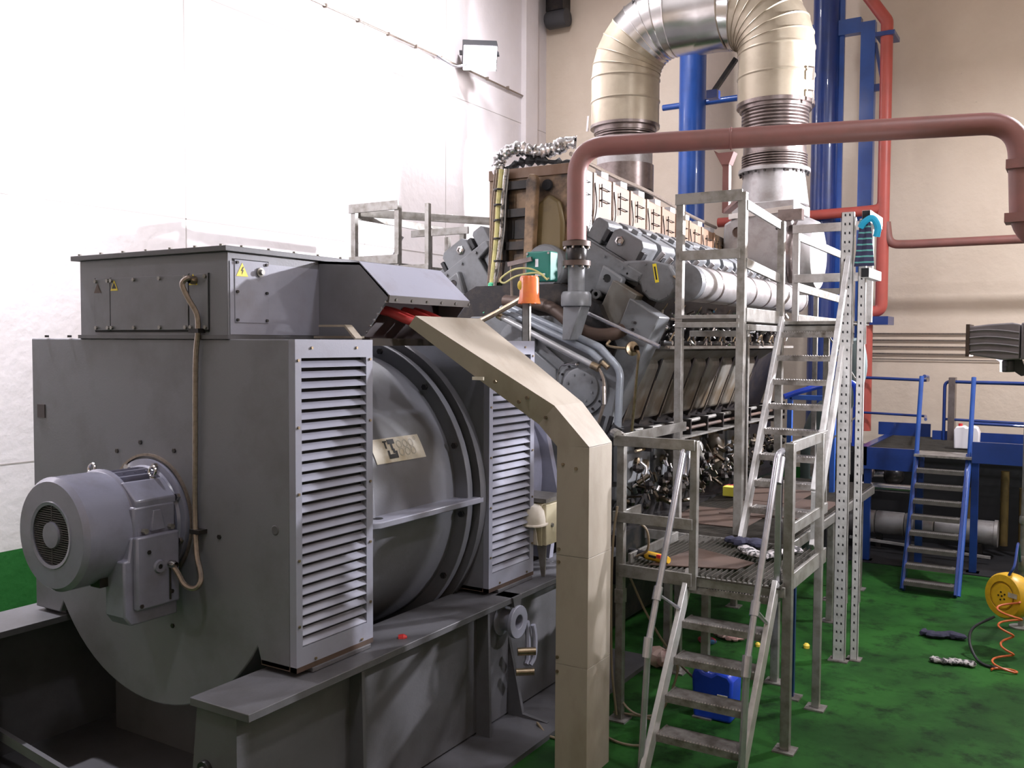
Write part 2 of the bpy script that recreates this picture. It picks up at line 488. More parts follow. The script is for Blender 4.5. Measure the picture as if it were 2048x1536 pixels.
def struct(name, mb, m, loc=(0, 0, 0)):
    return mb.build(name, m, kind='structure', loc=loc)
struct('floor', MB().box(XL - .2, XR + .2, YF - .2, YB + .2, -0.2, 0), FLOOR)
wl = struct('wall_left', MB().box(XL - .2, XL, YF, YB, 0, ZC), WALLL)
wb = struct('wall_back', MB().box(XL - .2, XR + .2, YB, YB + .2, 0, ZC), WALLB)
struct('wall_right', MB().box(XR, XR + .2, YF, YB, 0, ZC), WALLB)
struct('wall_front', MB().box(XL - .2, XR + .2, YF - .2, YF, 0, ZC), WALLB)
struct('ceiling', MB().box(XL - .2, XR + .2, YF - .2, YB + .2, ZC, ZC + .2), CEIL)
# casting joints of the left wall: thin recess-filler strips
jm = MB()
for y in (4.05, 7.0, 10.05, 12.0):
    jm.box(XL - .01, XL + .002, y - .006, y + .006, 0.7, ZC)
jm.box(XL - .01, XL + .002, YF, YB, 4.06, 4.073)
jm.box(XL - .01, XL + .002, YF, YB, 1.52, 1.532)
jm.box(XL - .01, XL + .002, YF, YB, 6.60, 6.61)
jm.build('joint', JOINT, wl, kind='stuff')
# shallow pilaster in the far corner of the left wall
struct('trim_1', MB().box(XL, XL + .10, 14.30, 14.72, 0, ZC), WALLL)
struct('trim_2', MB().box(XL, XR, YB - .06, YB, 0.0, 0.25), WALLB)
# ------------------------------------------------------------------ generator
GX = -4.62                       # shaft line of generator and engine
XB0, XB1 = -5.79, -3.45          # width of the end housings
gen = thing('generator', 'large grey generator with louvred end housings, round barrel and terminal box', 'generator', (GX, 4.7, 0.955))

def end_housing(y0, y1):
    """box with a round belly hanging below"""
    poly = [(XB0, 2.71), (XB0, 1.03), (-5.49, 1.03)]
    zc, r = 1.60, 1.04
    a0 = math.atan2(1.03 - zc, -5.49 - GX); a1 = math.atan2(1.03 - zc, -3.71 - GX)
    for k in range(25):
        a = (a0 + 2 * math.pi) + (a1 + 2 * math.pi - a0 - 2 * math.pi) * k / 24
        poly.append((GX + r * math.cos(a), zc + r * math.sin(a)))
    poly += [(-3.71, 0.955), (XB1 - .045, 0.955), (XB1 - .045, 2.71)]
    poly[1] = (XB0, 0.955); poly[2] = (-5.53, 0.955)
    return MB().prism(poly, 'y', y0, y1)
for y0, y1, front in ((3.485, 4.10, True), (5.335, 5.95, False)):
    h = end_housing(y0, y1).build('end_housing', GREY, gen, bevel=0.008)
    # louvre panel on the aisle side: frame, slats and the dark space behind them
    ya, yb = y0 + .045, y1 - .055
    za, zb = 1.085, 2.612
    fr = MB()
    fr.box(XB1 - .046, XB1, y0, ya, 0.957, 2.71); fr.box(XB1 - .046, XB1, yb, y1, 0.957, 2.71)
    fr.box(XB1 - .046, XB1, ya, yb, 0.957, za); fr.box(XB1 - .046, XB1, ya, yb, zb, 2.71)
    lp = fr.build('louvre_panel', GREYL, gen)
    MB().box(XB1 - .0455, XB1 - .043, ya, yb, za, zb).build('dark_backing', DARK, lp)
    nsl = 28
    pit = (zb - za) / nsl
    # one pressed slat: flush with the frame at its foot, leaning inwards at its top
    sl = MB().prism([(XB1 - .001, za + .004), (XB1 - .001, za + .008), (XB1 - .030, za + pit * .70), (XB1 - .032, za + pit * .68)], 'y', ya, yb)
    s0 = sl.build('slat', GREYL, lp)
    for k in range(1, nsl):
        clone(s0, lp, (0, 0, k * pit))
    bo = [(XB1, y0 + .02, z) for z in (1.2, 1.55, 1.9, 2.25, 2.6)] + [(XB1, y1 - .025, z) for z in (1.2, 1.55, 1.9, 2.25, 2.6)]
    bo += [(XB1, y0 + .12, 2.665), (XB1, y1 - .14, 2.665), (XB1, y0 + .14, 1.0), (XB1, y1 - .1, 1.0)]
    bolts(bo, (1, 0, 0), 0.008, 0.008).build('screws', BRASS, lp, kind='stuff')
    # rusty foot strip and packing
    MB().box(XB1 - .25, XB1 + .01, y0 + .11, y1 - .03, 0.932, 0.957).build('foot_pad', GREYD, gen, bevel=0.003)
    MB().box(XB1 - .26, XB1 + .001, y0, y1, 0.957, 0.984).build('foot_strip', PLATE, gen)
    # left foot
    MB().box(XB0 + .02, XB0 + .25, y0 + .05, y1 - .05, 0.932, 0.957).build('foot_pad', GREYD, gen)

# little items on the front face
YFc = 3.485
bolts([(-5.62, YFc, 2.718), (-5.38, YFc, 2.718)], (0, 0, 1), 0.014, 0.012).build('top_bolts', GREYD, gen, kind='stuff')
MB().box(-5.73, -5.65, YFc - .006, YFc, 2.20, 2.285).build('small_plate', mat('dark_brown_plate', (0.05, 0.035, 0.035), 0.5), gen)
MB().lathe([(0, -.004), (.022, -.004), (.028, 0)], (-3.60, YFc - .001, 1.70), (0, 1, 0), 14).build('blanking_plug', GREYD, gen)
bolts([(-4.03, YFc, 1.615), (-4.92, YFc, 2.035), (-4.70, YFc, 2.10), (-4.40, YFc, 2.07), (-5.40, YFc, 1.78), (-4.43, YFc, 1.05)], (0, -1, 0), 0.014, 0.008).build('face_screws', ENGDK, gen, kind='stuff')

# round barrel between the housings
ZA = 1.63
ba = MB().lathe([(1.0, 4.10), (1.0, 5.335)], (GX, 0, ZA), (0, 1, 0), 72)
ba.build('barrel', GREY, gen)
for y0, y1, r in ((5.18, 5.24, 1.10), (4.24, 4.28, 1.04)):
    MB().lathe([(1.0, y0), (r, y0), (r, y1), (1.0, y1)], (GX, 0, ZA), (0, 1, 0), 72).build('barrel_ring', GREY, gen, bevel=0.004)
bolts([Vector(p) for p in ring((GX, 5.18, ZA), (0, 1, 0), 1.055, 14, 0.1)], (0, -1, 0), 0.022, 0.02).build('ring_bolts', ENGDK, gen, kind='stuff')
MB().lathe([(1.09, 5.26), (1.15, 5.26), (1.15, 5.335), (1.09, 5.335)], (GX, 0, ZA), (0, 1, 0), 72).build('cover_ring', GREYD, gen)
# lifting shelf along the side of the barrel
MB().prism([(-3.72, 4.10), (-3.50, 4.14), (-3.47, 4.20), (-3.47, 5.30), (-3.72, 5.30)], 'z', 1.597, 1.637).build('side_shelf', GREYL, gen, bevel=0.006)
MB().lathe([(.0, 0), (.03, 0), (.03, -.003), (0, -.003)], (-3.56, 4.28, 1.64), (0, 0, 1), 16).build('shelf_hole', DARK, gen)
# aged sticker: cream sheet with a black emblem and faint printed rings
def on_barrel(y, a, dr=0.0):
    r = 1.0 + dr
    return (GX + r * math.cos(a), y, ZA + r * math.sin(a))
def sheet(y0, y1, a0, a1, dr, skew=0.0, n=6):
    m = MB()
    vs, fs = [], []
    for i in range(n + 1):
        a = a0 + (a1 - a0) * i / n
        for y in (y0, y1):
            vs.append(on_barrel(y - skew * (i / n), a, dr))
    for i in range(n):
        fs.append((2 * i, 2 * i + 1, 2 * i + 3, 2 * i + 2))
    return m.add(vs, fs)
stk = sheet(4.40, 4.90, 0.315, 0.475, 0.004, 0.02).build('rating_sticker', PAPER, gen)
st = MB()
for (y0, y1, a0, a1) in ((4.505, 4.545, .447, .457), (4.517, 4.532, .405, .448), (4.55, 4.618, .432, .464), (4.572, 4.592, .39, .432), (4.58, 4.602, .37, .40), (4.53, 4.622, .338, .366), (4.528, 4.548, .36, .392), (4.60, 4.622, .36, .385)):
    q_ = sheet(y0, y1, a0, a1, 0.006, 0, 2)
    st.add(q_.v, q_.f)
st.build('printed_emblem', INK, stk)
st = MB()
def ring_print(y, a, r, w=0.006):
    n = 20
    vs, fs = [], []
    for k in range(n):
        t = 2 * math.pi * k / n
        for q in (r, r - w):
            vs.append(on_barrel(y + q * math.cos(t), a + q * math.sin(t), 0.006))
    for k in range(n):
        k2 = (k + 1) % n
        fs.append((2 * k, 2 * k2, 2 * k2 + 1, 2 * k + 1))
    return vs, fs
for y, a, r in ((4.66, .425, .026), (4.72, .425, .026), (4.78, .425, .026), (4.665, .372, .026), (4.725, .372, .026), (4.785, .372, .026), (4.83, .45, .012)):
    st.add(*ring_print(y, a, r))
st.build('faint_printed_rings', mat('faded_print', (0.48, 0.45, 0.37), 0.5), stk)

# ---- terminal box on top
TX0, TX1, TZ0, TZ1 = -5.262, -3.95, 2.71, 3.185
tb = MB().box(TX0, TX1, YFc, 4.20, TZ0, TZ1).build('terminal_box', GREY, gen, bevel=0.004)
MB().box(TX0 - .012, TX1 + .012, YFc - .012, 5.02, TZ0, TZ0 + .022).build('base_flange', GREYD, tb)
MB().box(TX0 - .05, TX1 + .02, YFc - .03, 5.0, TZ1, TZ1 + .03).build('lid', GREYD, tb, bevel=0.003)
bolts([(TX0 + .02 + .21 * k, YFc - .012, TZ1 + .03) for k in range(7)] + [(TX1 + .005, YFc + .1 + .2 * k, TZ1 + .03) for k in range(5)], (0, 0, 1), 0.012, 0.01).build('lid_screws', GALV, tb, kind='stuff')
MB().box(TX0, TX1, 4.20, 5.0, TZ0, TZ1).build('rear_bay', GREY, tb)
for x0, x1 in ((-5.108, -4.962), (-4.955, -4.262), (-4.252, -4.10)):
    MB().box(x0, x1, YFc - .008, YFc, 2.76, 3.07).build('cover_plate', GREY, tb, bevel=0.002)
gp = MB()
for x0, x1 in ((-5.114, -5.102), (-4.964, -4.953), (-4.264, -4.250), (-4.102, -4.092)):
    gp.box(x0, x1, YFc - .0035, YFc - .001, 2.754, 3.074)
gp.box(-5.112, -4.094, YFc - .0035, YFc - .001, 2.748, 2.762)
gp.build('shadow_gap', DARK, tb)
bolts([(x, YFc - .008, z) for z in (2.775, 3.055) for x in (-5.09, -4.975, -4.94, -4.73, -4.50, -4.28, -4.235, -4.115)], (0, -1, 0), 0.012, 0.012).build('cover_screws', GALV, tb, kind='stuff')
def warn_tri(cx, z, s, y, worn=False):
    m = MB().add([(cx - s, y, z), (cx + s, y, z), (cx, y, z + s * 1.75)], [(0, 1, 2)])
    return m
for cx, z, s, mm in ((-5.075, 2.985, .036, PLATE), (-4.915, 2.995, .036, YLAB), (-4.215, 3.01, .036, YLAB)):
    w = warn_tri(cx, z, s, YFc - .010).build('warning_triangle', mm, tb, label='small worn yellow warning triangle')
    warn_tri(cx, z + .012, s * .62, YFc - .0112).build('flash_mark', INK if mm is YLAB else PLATE, w)
# side access plate with the clear yellow triangle
MB().box(TX1, TX1 + .008, 3.53, 3.775, 2.80, 3.145).build('side_plate', GREYL, tb, bevel=0.002)
MB().box(TX1, TX1 + .003, 3.522, 3.783, 2.792, 3.15).build('shadow_gap', DARK, tb)
MB().box(TX1, TX1 + .004, 3.50, 4.19, 2.735, 3.135).build('side_panel', GREYL, tb)
def tri_x(cy, z, s, x):
    return MB().add([(x, cy - s, z), (x, cy + s, z), (x, cy, z + s * 1.75)], [(0, 1, 2)])
w = tri_x(3.582, 3.055, .043, TX1 + .0095).build('warning_triangle', YLAB, tb, label='bright yellow high voltage warning triangle')
fl = MB()
X = TX1 + .011
fl.add([(X, 3.585, 3.108), (X, 3.572, 3.085), (X, 3.582, 3.085), (X, 3.577, 3.062), (X, 3.592, 3.09), (X, 3.583, 3.09), (X, 3.594, 3.108)], [(0, 1, 2, 5, 6), (2, 3, 4, 5)])
fl.build('flash_mark', INK, w)
bolts([(TX1 + .008, y, z) for y in (3.545, 3.76) for z in (2.815, 2.97, 3.13)], (1, 0, 0), 0.009, 0.01).build('plate_screws', ENGDK, tb, kind='stuff')
MB().lathe([(0, .03), (.014, .03), (.016, .012), (.026, .010), (.026, 0)], (TX1 + .008, 3.71, 3.085), (1, 0, 0), 14).build('lock_knob', GALV, tb)
# sloping cable hood at the side of the terminal box
hp = [(-3.95, 3.185), (-3.62, 3.165), (-3.395, 2.965), (-3.62, 2.70), (-3.95, 2.70)]
hd = MB()
t = 0.012
for y0, y1 in ((4.19, 4.19 + t), (5.0 - t, 5.0)):
    hd.prism(hp, 'y', y0, y1)
hd.prism([(-3.95, 3.185), (-3.62, 3.165), (-3.62, 3.15), (-3.95, 3.17)], 'y', 4.19, 5.0)
hd.prism([(-3.62, 3.165), (-3.395, 2.965), (-3.405, 2.952), (-3.62, 3.148)], 'y', 4.19, 5.0)
hd.prism([(-3.95, 2.70), (-3.62, 2.70), (-3.62, 2.712), (-3.95, 2.712)], 'y', 4.19, 5.0)
hood = hd.build('cable_hood', GREY, gen)
MB().prism([(-3.625, 3.172), (-3.392, 2.966), (-3.396, 2.962), (-3.629, 3.168)], 'y', 4.186, 5.004).build('hood_light_sheet', GREYL, hood)  # lighter sheet puts the light on the hood slope into colour
lip = MB()
lip.prism([(-3.392, 2.968), (-3.40, 2.925), (-3.412, 2.93), (-3.404, 2.968)], 'y', 4.185, 5.005)
lip2 = MB()
lip2.prism([(-3.60, 2.675), (-3.54, 2.675), (-3.54, 2.72), (-3.60, 2.72)], 'y', 4.185, 5.005)
lip.build('hood_lip', LIPBR, hood)
lip2.build('lower_lip', LIPBR, hood)
bolts([(-3.40, 4.25 + .15 * k, 2.945) for k in range(6)], (1, 0, -.2), 0.009, 0.008).build('lip_screws', STEEL, hood, kind='stuff')
bolts([(-3.42 - .03 * k, 4.188, 2.93 - .035 * k) for k in range(6)], (0, -1, 0), 0.008, 0.008).build('edge_screws', STEEL, hood, kind='stuff')
MB().box(-3.64, -3.63, 4.2, 4.99, 2.715, 3.15).build('hood_shade_plate', mat('dark_red_brown_hood_shade', (0.03, 0.010, 0.011), 0.6), hood)  # dark plate set forward; shade inside the hood is in its colour
# open bracket under the hood by the corner of the front louvre
br = MB()
br.bar((-3.90, 4.12, 2.725), (-3.55, 4.12, 2.725), .05, .012)
br.bar((-3.80, 4.06, 2.79), (-3.60, 4.06, 2.79), .06, .012)
br.bar((-3.60, 4.06, 2.79), (-3.52, 4.06, 2.715), .06, .012)
br.build('hood_bracket', TRUNK, gen)

# ------------------------------------------------------------------ base frame under generator
bf = thing('base_frame', 'heavy grey steel base frame under the generator', 'frame', (GX, 4.7, 0))
for x0, x1 in ((-3.72, -3.305), (-5.94, -5.52)):
    MB().box(x0, x1, 3.02, 7.25, 0.888, 0.93).build('top_flange', GREYD, bf, bevel=0.004)
MB().box(-3.46, -3.42, 3.08, 7.25, 0.05, 0.888).build('side_web', GREYD, bf)
MB().box(-5.82, -5.78, 3.08, 7.25, 0.05, 0.888).build('side_web', GREYD, bf)
# end plates of the side beams, slightly leaning
MB().prism([(-3.70, .888), (-3.42, .888), (-3.42, .03), (-3.80, .03)], 'y', 3.05, 3.08).build('end_plate', GREYD, bf)
MB().prism([(-5.90, .888), (-5.54, .888), (-5.54, .03), (-5.90, .03)], 'y', 3.05, 3.08).build('end_plate', GREYD, bf)
for y in (3.86, 5.14):
    MB().prism([(-3.42, .888), (-3.33, .888), (-3.31, .03), (-3.42, .03)], 'y', y, y + .025).build('stiffener', GREYD, bf)
for y in (5.55,):
    MB().prism([(-3.42, .60), (-3.30, .06), (-3.10, .04), (-3.10, .0), (-3.42, .0)], 'y', y, y + .03).build('foot_gusset', GREYD, bf)
MB().box(-3.80, -3.0, 3.10, 7.25, 0.0, 0.035).build('bottom_flange', GREYD, bf)
MB().box(-5.56, -3.46, 3.9, 3.93, 0.03, 0.62).build('cross_plate', GREYD, bf)
MB().box(-5.78, -3.46, 3.10, 7.2, 0.03, 0.05).build('sump_plate', GREYD, bf)
MB().bar((-5.78, 3.12, .30), (-3.70, 3.12, .05), .03, .06).build('bottom_angle', GREYD, bf)
# drain stub in the end plate
MB().lathe([(.016, -.01), (.018, -.01), (.018, -.14), (.026, -.14), (.026, -.165), (.014, -.165), (.014, -.01)], (-3.64, 3.07, .575), (0, 1, 0), 16).build('drain_stub', GALV, bf)
MB().lathe([(0, -.022), (.042, -.022), (.046, -.012), (.046, .0)], (-3.64, 3.05, .575), (0, 1, 0), 18).build('drain_washer', ENGDK, bf)
# lifting trunnion below the flange
tr = MB().lathe([(.05, 0), (.115, 0), (.115, .03), (.075, .035), (.075, .13), (.115, .135), (.115, .165), (.05, .165), (.05, 0)], (-3.44, 5.46, .75), (1, 0, 0), 28)
tr.build('lifting_trunnion', GREYL, bf, bevel=0.004)
MB().lathe([(0, .06), (.05, .06)], (-3.44, 5.46, .75), (1, 0, 0), 20).build('trunnion_bore', DARK, bf)
MB().prism([(5.40, .93), (5.52, .93), (5.50, .86), (5.42, .86)], 'x', -3.44, -3.29).build('trunnion_bracket', GREYD, bf)
# shackle strap hanging from the trunnion
sh = thing('lifting_shackle', 'steel strap shackle with two pins hanging from the base frame trunnion', 'shackle', (-3.28, 5.56, .36))
MB().tube(smooth_path([(-3.29, 5.585, .72), (-3.285, 5.60, .62), (-3.28, 5.59, .46), (-3.275, 5.555, .42)], 6), .022, 8).build('strap', GREYL, sh)
MB().tube(smooth_path([(-3.245, 5.60, .70), (-3.24, 5.62, .60), (-3.24, 5.61, .47), (-3.25, 5.57, .42)], 6), .018, 8).build('strap', GREYL, sh)
MB().cyl((-3.30, 5.48, .53), (-3.20, 5.56, .53), .028, 14).build('pin', BRASS, sh)
MB().cyl((-3.30, 5.46, .39), (-3.20, 5.54, .39), .026, 14).build('pin', BRASS, sh)

# ------------------------------------------------------------------ fan motor on the front face
mo = thing('electric_motor', 'glossy blue-grey electric motor with round fan cowl on the generator front', 'motor', (GX, 3.2, 1.3))
MXc, MZ = GX, 1.665
MB().lathe([(0, 0), (.345, 0), (.345, -.028), (.31, -.034), (.30, -.05), (0, -.05)], (MXc, 3.485, MZ), (0, 1, 0), 48).build('mounting_flange', MOTOR, mo)
MB().lathe([(.36, 0), (.375, 0), (.375, -.012), (.36, -.012)], (MXc, 3.485, MZ), (0, 1, 0), 48).build('flange_rim', HOSE, mo)
bolts(ring((MXc, 3.452, MZ), (0, 1, 0), .325, 8, 0.3), (0, -1, 0), 0.02, 0.02).build('flange_bolts', STEEL, mo, kind='stuff')
MB().lathe([(0, 3.44), (.25, 3.44), (.255, 3.42), (.255, 3.13), (0, 3.13)], (MXc, 0, MZ), (0, 1, 0), 40).build('stator_body', MOTOR, mo)
# cooling fins: one ring of blades around the body
fin = MB()
for k in range(28):
    a = 2 * math.pi * k / 28 + 0.05
    if -0.75 < math.atan2(math.sin(a), math.cos(a)) < 0.55: continue
    c, s = math.cos(a), math.sin(a)
    p = Vector((MXc + c * .272, 3.29, MZ + s * .272))
    fin.obox(p, Vector((c, 0, s)) * .03, Vector((0, .125, 0)), Vector((-s, 0, c)) * .004)
fin.build('cooling_fins', MOTOR, mo, kind='stuff')
# fan cowl
MB().lathe([(.285, 3.18), (.318, 3.18), (.318, 3.165), (.307, 3.155), (.307, 2.895), (.285, 2.868), (.165, 2.868), (.165, 2.90)], (MXc, 0, MZ), (0, 1, 0), 56).build('fan_cowl', MOTOR, mo)
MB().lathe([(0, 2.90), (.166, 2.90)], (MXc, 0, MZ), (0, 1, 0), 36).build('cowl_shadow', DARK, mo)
MB().lathe([(0, 2.864), (.068, 2.864), (.072, 2.872), (.072, 2.89), (0, 2.89)], (MXc, 0, MZ), (0, 1, 0), 30).build('cowl_boss', MOTOR, mo)
MB().lathe([(.160, 2.866), (.178, 2.862), (.182, 2.868)], (MXc, 0, MZ), (0, 1, 0), 40).build('grille_rim', MOTOR, mo)
gr = MB()
for k in range(-13, 14):
    z = k * .0122
    w = math.sqrt(max(0, .163 ** 2 - z * z))
    gr.box(MXc - w, MXc + w, 2.874, 2.878, MZ + z - .0028, MZ + z + .0028)
gr.box(MXc - .003, MXc + .003, 2.872, 2.876, MZ - .163, MZ + .163)
gr.build('fan_grille', GRILL, mo, kind='stuff')
# terminal box on the right of the motor
MB().prism([(3.07, 1.52), (3.07, 1.22), (3.11, 1.165), (3.41, 1.165), (3.41, 1.64), (3.12, 1.64), (3.10, 1.52)], 'x', MXc + .16, MXc + .325).build('terminal_case', MOTOR, mo, bevel=0.010)
MB().box(MXc + .32, MXc + .362, 3.125, 3.40, 1.245, 1.645).build('terminal_cover', MOTOR, mo, bevel=0.012)
MB().box(MXc + .16, MXc + .315, 3.14, 3.41, 1.63, 1.80).build('lead_box', MOTOR, mo, bevel=0.012)
MB().hexa([(MXc + .27, 3.24, 1.66), (MXc + .335, 3.24, 1.66), (MXc + .335, 3.33, 1.66), (MXc + .27, 3.33, 1.66)], [(MXc + .27, 3.26, 1.77), (MXc + .325, 3.26, 1.77), (MXc + .325, 3.31, 1.77), (MXc + .27, 3.31, 1.77)]).build('lead_rib', MOTOR, mo, bevel=0.004)
MB().prism([(MXc + .04, 1.90), (MXc + .20, 1.925), (MXc + .31, 1.83), (MXc + .31, 1.79), (MXc + .04, 1.79)], 'y', 3.16, 3.42).build('top_pad', MOTOR, mo, bevel=0.008)
bolts([(MXc + .315, 3.20, 1.665), (MXc + .315, 3.37, 1.665)], (1, 0, 0), 0.016, 0.03).build('lug_bolts', GALV, mo, kind='stuff')
MB().lathe([(.014, .012), (.032, .012), (.038, 0)], (MXc + .362, 3.265, 1.465), (1, 0, 0), 20).build('cover_boss', MOTOR, mo)
MB().lathe([(0, .006), (.014, .006)], (MXc + .362, 3.265, 1.465), (1, 0, 0), 14).build('gland_hole', DARK, mo)
bolts([(MXc + .362, 3.20, 1.555), (MXc + .362, 3.345, 1.31), (MXc + .362, 3.15, 1.27)], (1, 0, 0), 0.012, 0.006).build('cover_screws', ENGDK, mo, kind='stuff')
for (x, y, z) in ((MXc - .13, 3.20, MZ + .262), (MXc + .175, 3.37, 1.915)):
    e = MB().lathe([(.022, 0), (.022, .012), (.012, .014), (.012, .02)], (x, y, z), (0, 0, 1), 12)
    cc = Vector((x, y, z + .045))
    e.tube([cc + Vector((math.cos(t) * .028, math.sin(t) * .006, math.sin(t) * .028)) for t in [2 * math.pi * k / 16 for k in range(17)]], .008, 7)
    e.build('eyebolt', STEEL, mo)
for k in range(4):
    y = 3.20 + .07 * k
    MB().prism([(MXc - .12, MZ + .25), (MXc + .02, MZ + .26), (MXc + .06, MZ + .285), (MXc + .05, MZ + .29), (MXc - .10, MZ + .275)], 'y', y, y + .012).build('top_fin', MOTOR, mo)
MB().box(MXc + .11, MXc + .19, 3.02, 3.10, MZ - .292, MZ - .235).build('nameplate', ENGDK, mo)
# flexible conduit from the terminal box to the motor
cd = smooth_path([(-4.20, 3.47, 3.035), (-4.20, 3.43, 3.045), (-4.225, 3.41, 3.01), (-4.20, 3.43, 2.93), (-4.165, 3.455, 2.85), (-4.16, 3.46, 2.76), (-4.18, 3.46, 2.62), (-4.19, 3.462, 2.40), (-4.195, 3.462, 2.1), (-4.20, 3.46, 1.80), (-4.185, 3.45, 1.63), (-4.15, 3.43, 1.50), (-4.10, 3.41, 1.43), (-4.07, 3.385, 1.38), (-4.09, 3.36, 1.345), (-4.15, 3.345, 1.36), (-4.20, 3.34, 1.42), (-4.235, 3.335, 1.455), (-4.262, 3.335, 1.465)], 8)
fc = thing('flexible_conduit', 'thin brown ribbed conduit running down the generator front to the motor', 'conduit', (-4.2, 3.46, 1.34))
MB().tube(cd, [0.0145 + (0.0012 if k % 2 else 0) for k in range(len(cd))], 8).build('hose', HOSE, fc)
MB().lathe([(.012, 0), (.024, 0), (.024, .02), (.018, .03), (.018, .04)], (-4.20, 3.475, 3.035), (0, -1, 0), 12).build('gland', BRASS, fc)
MB().lathe([(.012, 0), (.022, 0), (.022, .03), (.016, .04), (.016, .05)], (-4.255, 3.335, 1.465), (1, 0, 0), 12).build('gland', STEEL, fc)
for z, y in ((2.755, 3.46), (1.635, 3.452)):
    MB().box(-4.21, -4.13, y - .025, YFc, z - .012, z + .012).build('clip', ENGDK, fc)
dl = MB().cyl((-4.252, 3.33, 1.45), (-4.252, 3.33, 1.27), .006, 6)
dl.build('hanging_wire', ENGDK, mo)
# ------------------------------------------------------------------ beige cable trunking from the hood to the floor
tk = thing('cable_trunking', 'beige sheet-metal cable trunking sloping from the generator hood down to a tall column', 'trunking', (-2.62, 5.15, 0))
# stations: outer (top) point, inner (bottom) point, front y, back y
ST = [((-3.38, 2.855), (-3.43, 2.795), 4.41, 5.11), ((-3.07, 2.585), (-3.13, 2.48), 4.70, 5.25), ((-2.75, 2.311), (-2.86, 2.19), 4.99, 5.37),
      ((-2.512, 2.068), (-2.735, 2.06), 5.0, 5.32)]
def seg(a, b):
    (o0, i0, f0, b0), (o1, i1, f1, b1) = a, b
    m = MB()
    v = [(i0[0], f0, i0[1]), (o0[0], f0, o0[1]), (o0[0], b0, o0[1]), (i0[0], b0, i0[1]),
         (i1[0], f1, i1[1]), (o1[0], f1, o1[1]), (o1[0], b1, o1[1]), (i1[0], b1, i1[1])]
    return m.add(v, [(0, 1, 2, 3)[::-1], (4, 5, 6, 7), (0, 1, 5, 4), (1, 2, 6, 5), (2, 3, 7, 6), (3, 0, 4, 7)])
a = seg(ST[0], ST[1])
# open top end: replace the cap by leaving it out
a.f.pop(0)
a.f.pop(0)
a.build('sloping_section', TRUNK, tk)
b_ = seg(ST[1], ST[2]); b_.f = b_.f[2:]
b_.build('sloping_section', TRUNK, tk)
c_ = seg(ST[2], ST[3]); c_.f = c_.f[2:]
c_.build('elbow_section', TRUNK, tk)
for z0, z1 in ((1.385, 2.065), (0.70, 1.383), (0.0, 0.698)):
    MB().box(-2.735, -2.512, 5.0, 5.32, z0, z1).build('column_section', TRUNK, tk, bevel=0.002)
bo = [(-3.02, 4.73, 2.44), (-2.95, 4.80, 2.42), (-2.80, 4.95, 2.30), (-2.86, 4.90, 2.24)]
bolts([(-2.69, 5.0, 1.95), (-2.60, 5.0, 1.93), (-2.715, 5.0, 1.42), (-2.715, 5.0, 1.34), (-2.72, 5.0, .74), (-2.72, 5.0, .65)], (0, -1, 0), 0.011, 0.009).build('rivets', BRASS, tk, kind='stuff')
bolts([(-2.80, 4.975, 2.235), (-2.93, 4.87, 2.335), (-3.02, 4.74, 2.46), (-2.88, 4.885, 2.36)], (-.1, -1, 0), 0.012, 0.012).build('rivets', BRASS, tk, kind='stuff')
MB().box(-3.14, -3.06, 4.66, 4.672, 2.47, 2.49).build('cover_clip', PAPER, tk)
# red power cables coming out of the hood into the trunking
for k, y in enumerate((4.43, 4.50, 4.68, 4.79)):
    z = 2.80
    MB().tube(smooth_path([(-3.66, y - .06, z + .10), (-3.56, y - .04, z + .075), (-3.47, y - .005, z + .035), (-3.41, y + .03, z + .012), (-3.35, y + .06, z - .012)], 6), .026, 12).build(
        'power_cable', REDC, label=['red power cable nearest the camera under the hood', 'second red power cable from the left under the hood', 'third red power cable from the left under the hood',
               'rightmost red power cable under the hood'][k], cat='cable', group='red power cables between hood and trunking')
# ------------------------------------------------------------------ galvanised platforms and stairs
def angle_post(m, x, y, z0, z1, w=.06, t=.006, sx=1, sy=1):
    """L-section upright: flanges towards +sx and +sy"""
    m.box(min(x, x + sx * w), max(x, x + sx * w), min(y, y + sy * t), max(y, y + sy * t), z0, z1)
    m.box(min(x, x + sx * t), max(x, x + sx * t), min(y, y + sy * w), max(y, y + sy * w), z0, z1)
    return m
def post(root, x, y, z0, z1, m=GALV, w=.055, sleeves=(), foot=True, name='post'):
    p = MB()
    h = w / 2
    p.box(x - h, x + h, y - h, y + h, z0 + (.012 if foot else 0), z1)
    o = p.build(name, m, root, bevel=.003)
    if foot:
        MB().box(x - .07, x + .07, y - .07, y + .07, z0, z0 + .012).build('foot_plate', TREAD, o)
    for s in sleeves:
        MB().box(x - h - .006, x + h + .006, y - h - .006, y + h + .006, s, s + .10).build('sleeve', m, o, bevel=.003)
    return o
def rail(root, p0, p1, m=GALV, h=.075, w=.022, name='rail'):
    return MB().bar(p0, p1, w, h).build(name, m, root, bevel=.003)
def grating(root, x0, x1, y0, y1, z, pitch=.035, along='y', m=GRATE):
    g = MB()
    n = int((x1 - x0) / pitch) if along == 'y' else int((y1 - y0) / pitch)
    for k in range(n + 1):
        if along == 'y':
            x = x0 + (x1 - x0) * k / n
            g.box(x - .003, x + .003, y0, y1, z - .03, z)
        else:
            y = y0 + (y1 - y0) * k / n
            g.box(x0, x1, y - .003, y + .003, z - .03, z)
    nn = int((y1 - y0 if along == 'y' else x1 - x0) / .10)
    for k in range(nn + 1):
        if along == 'y':
            y = y0 + (y1 - y0) * k / nn
            g.box(x0, x1, y - .003, y + .003, z - .028, z - .018)
        else:
            x = x0 + (x1 - x0) * k / nn
            g.box(x - .003, x + .003, y0, y1, z - .028, z - .018)
    return g.build('grating', m, root, kind='stuff')
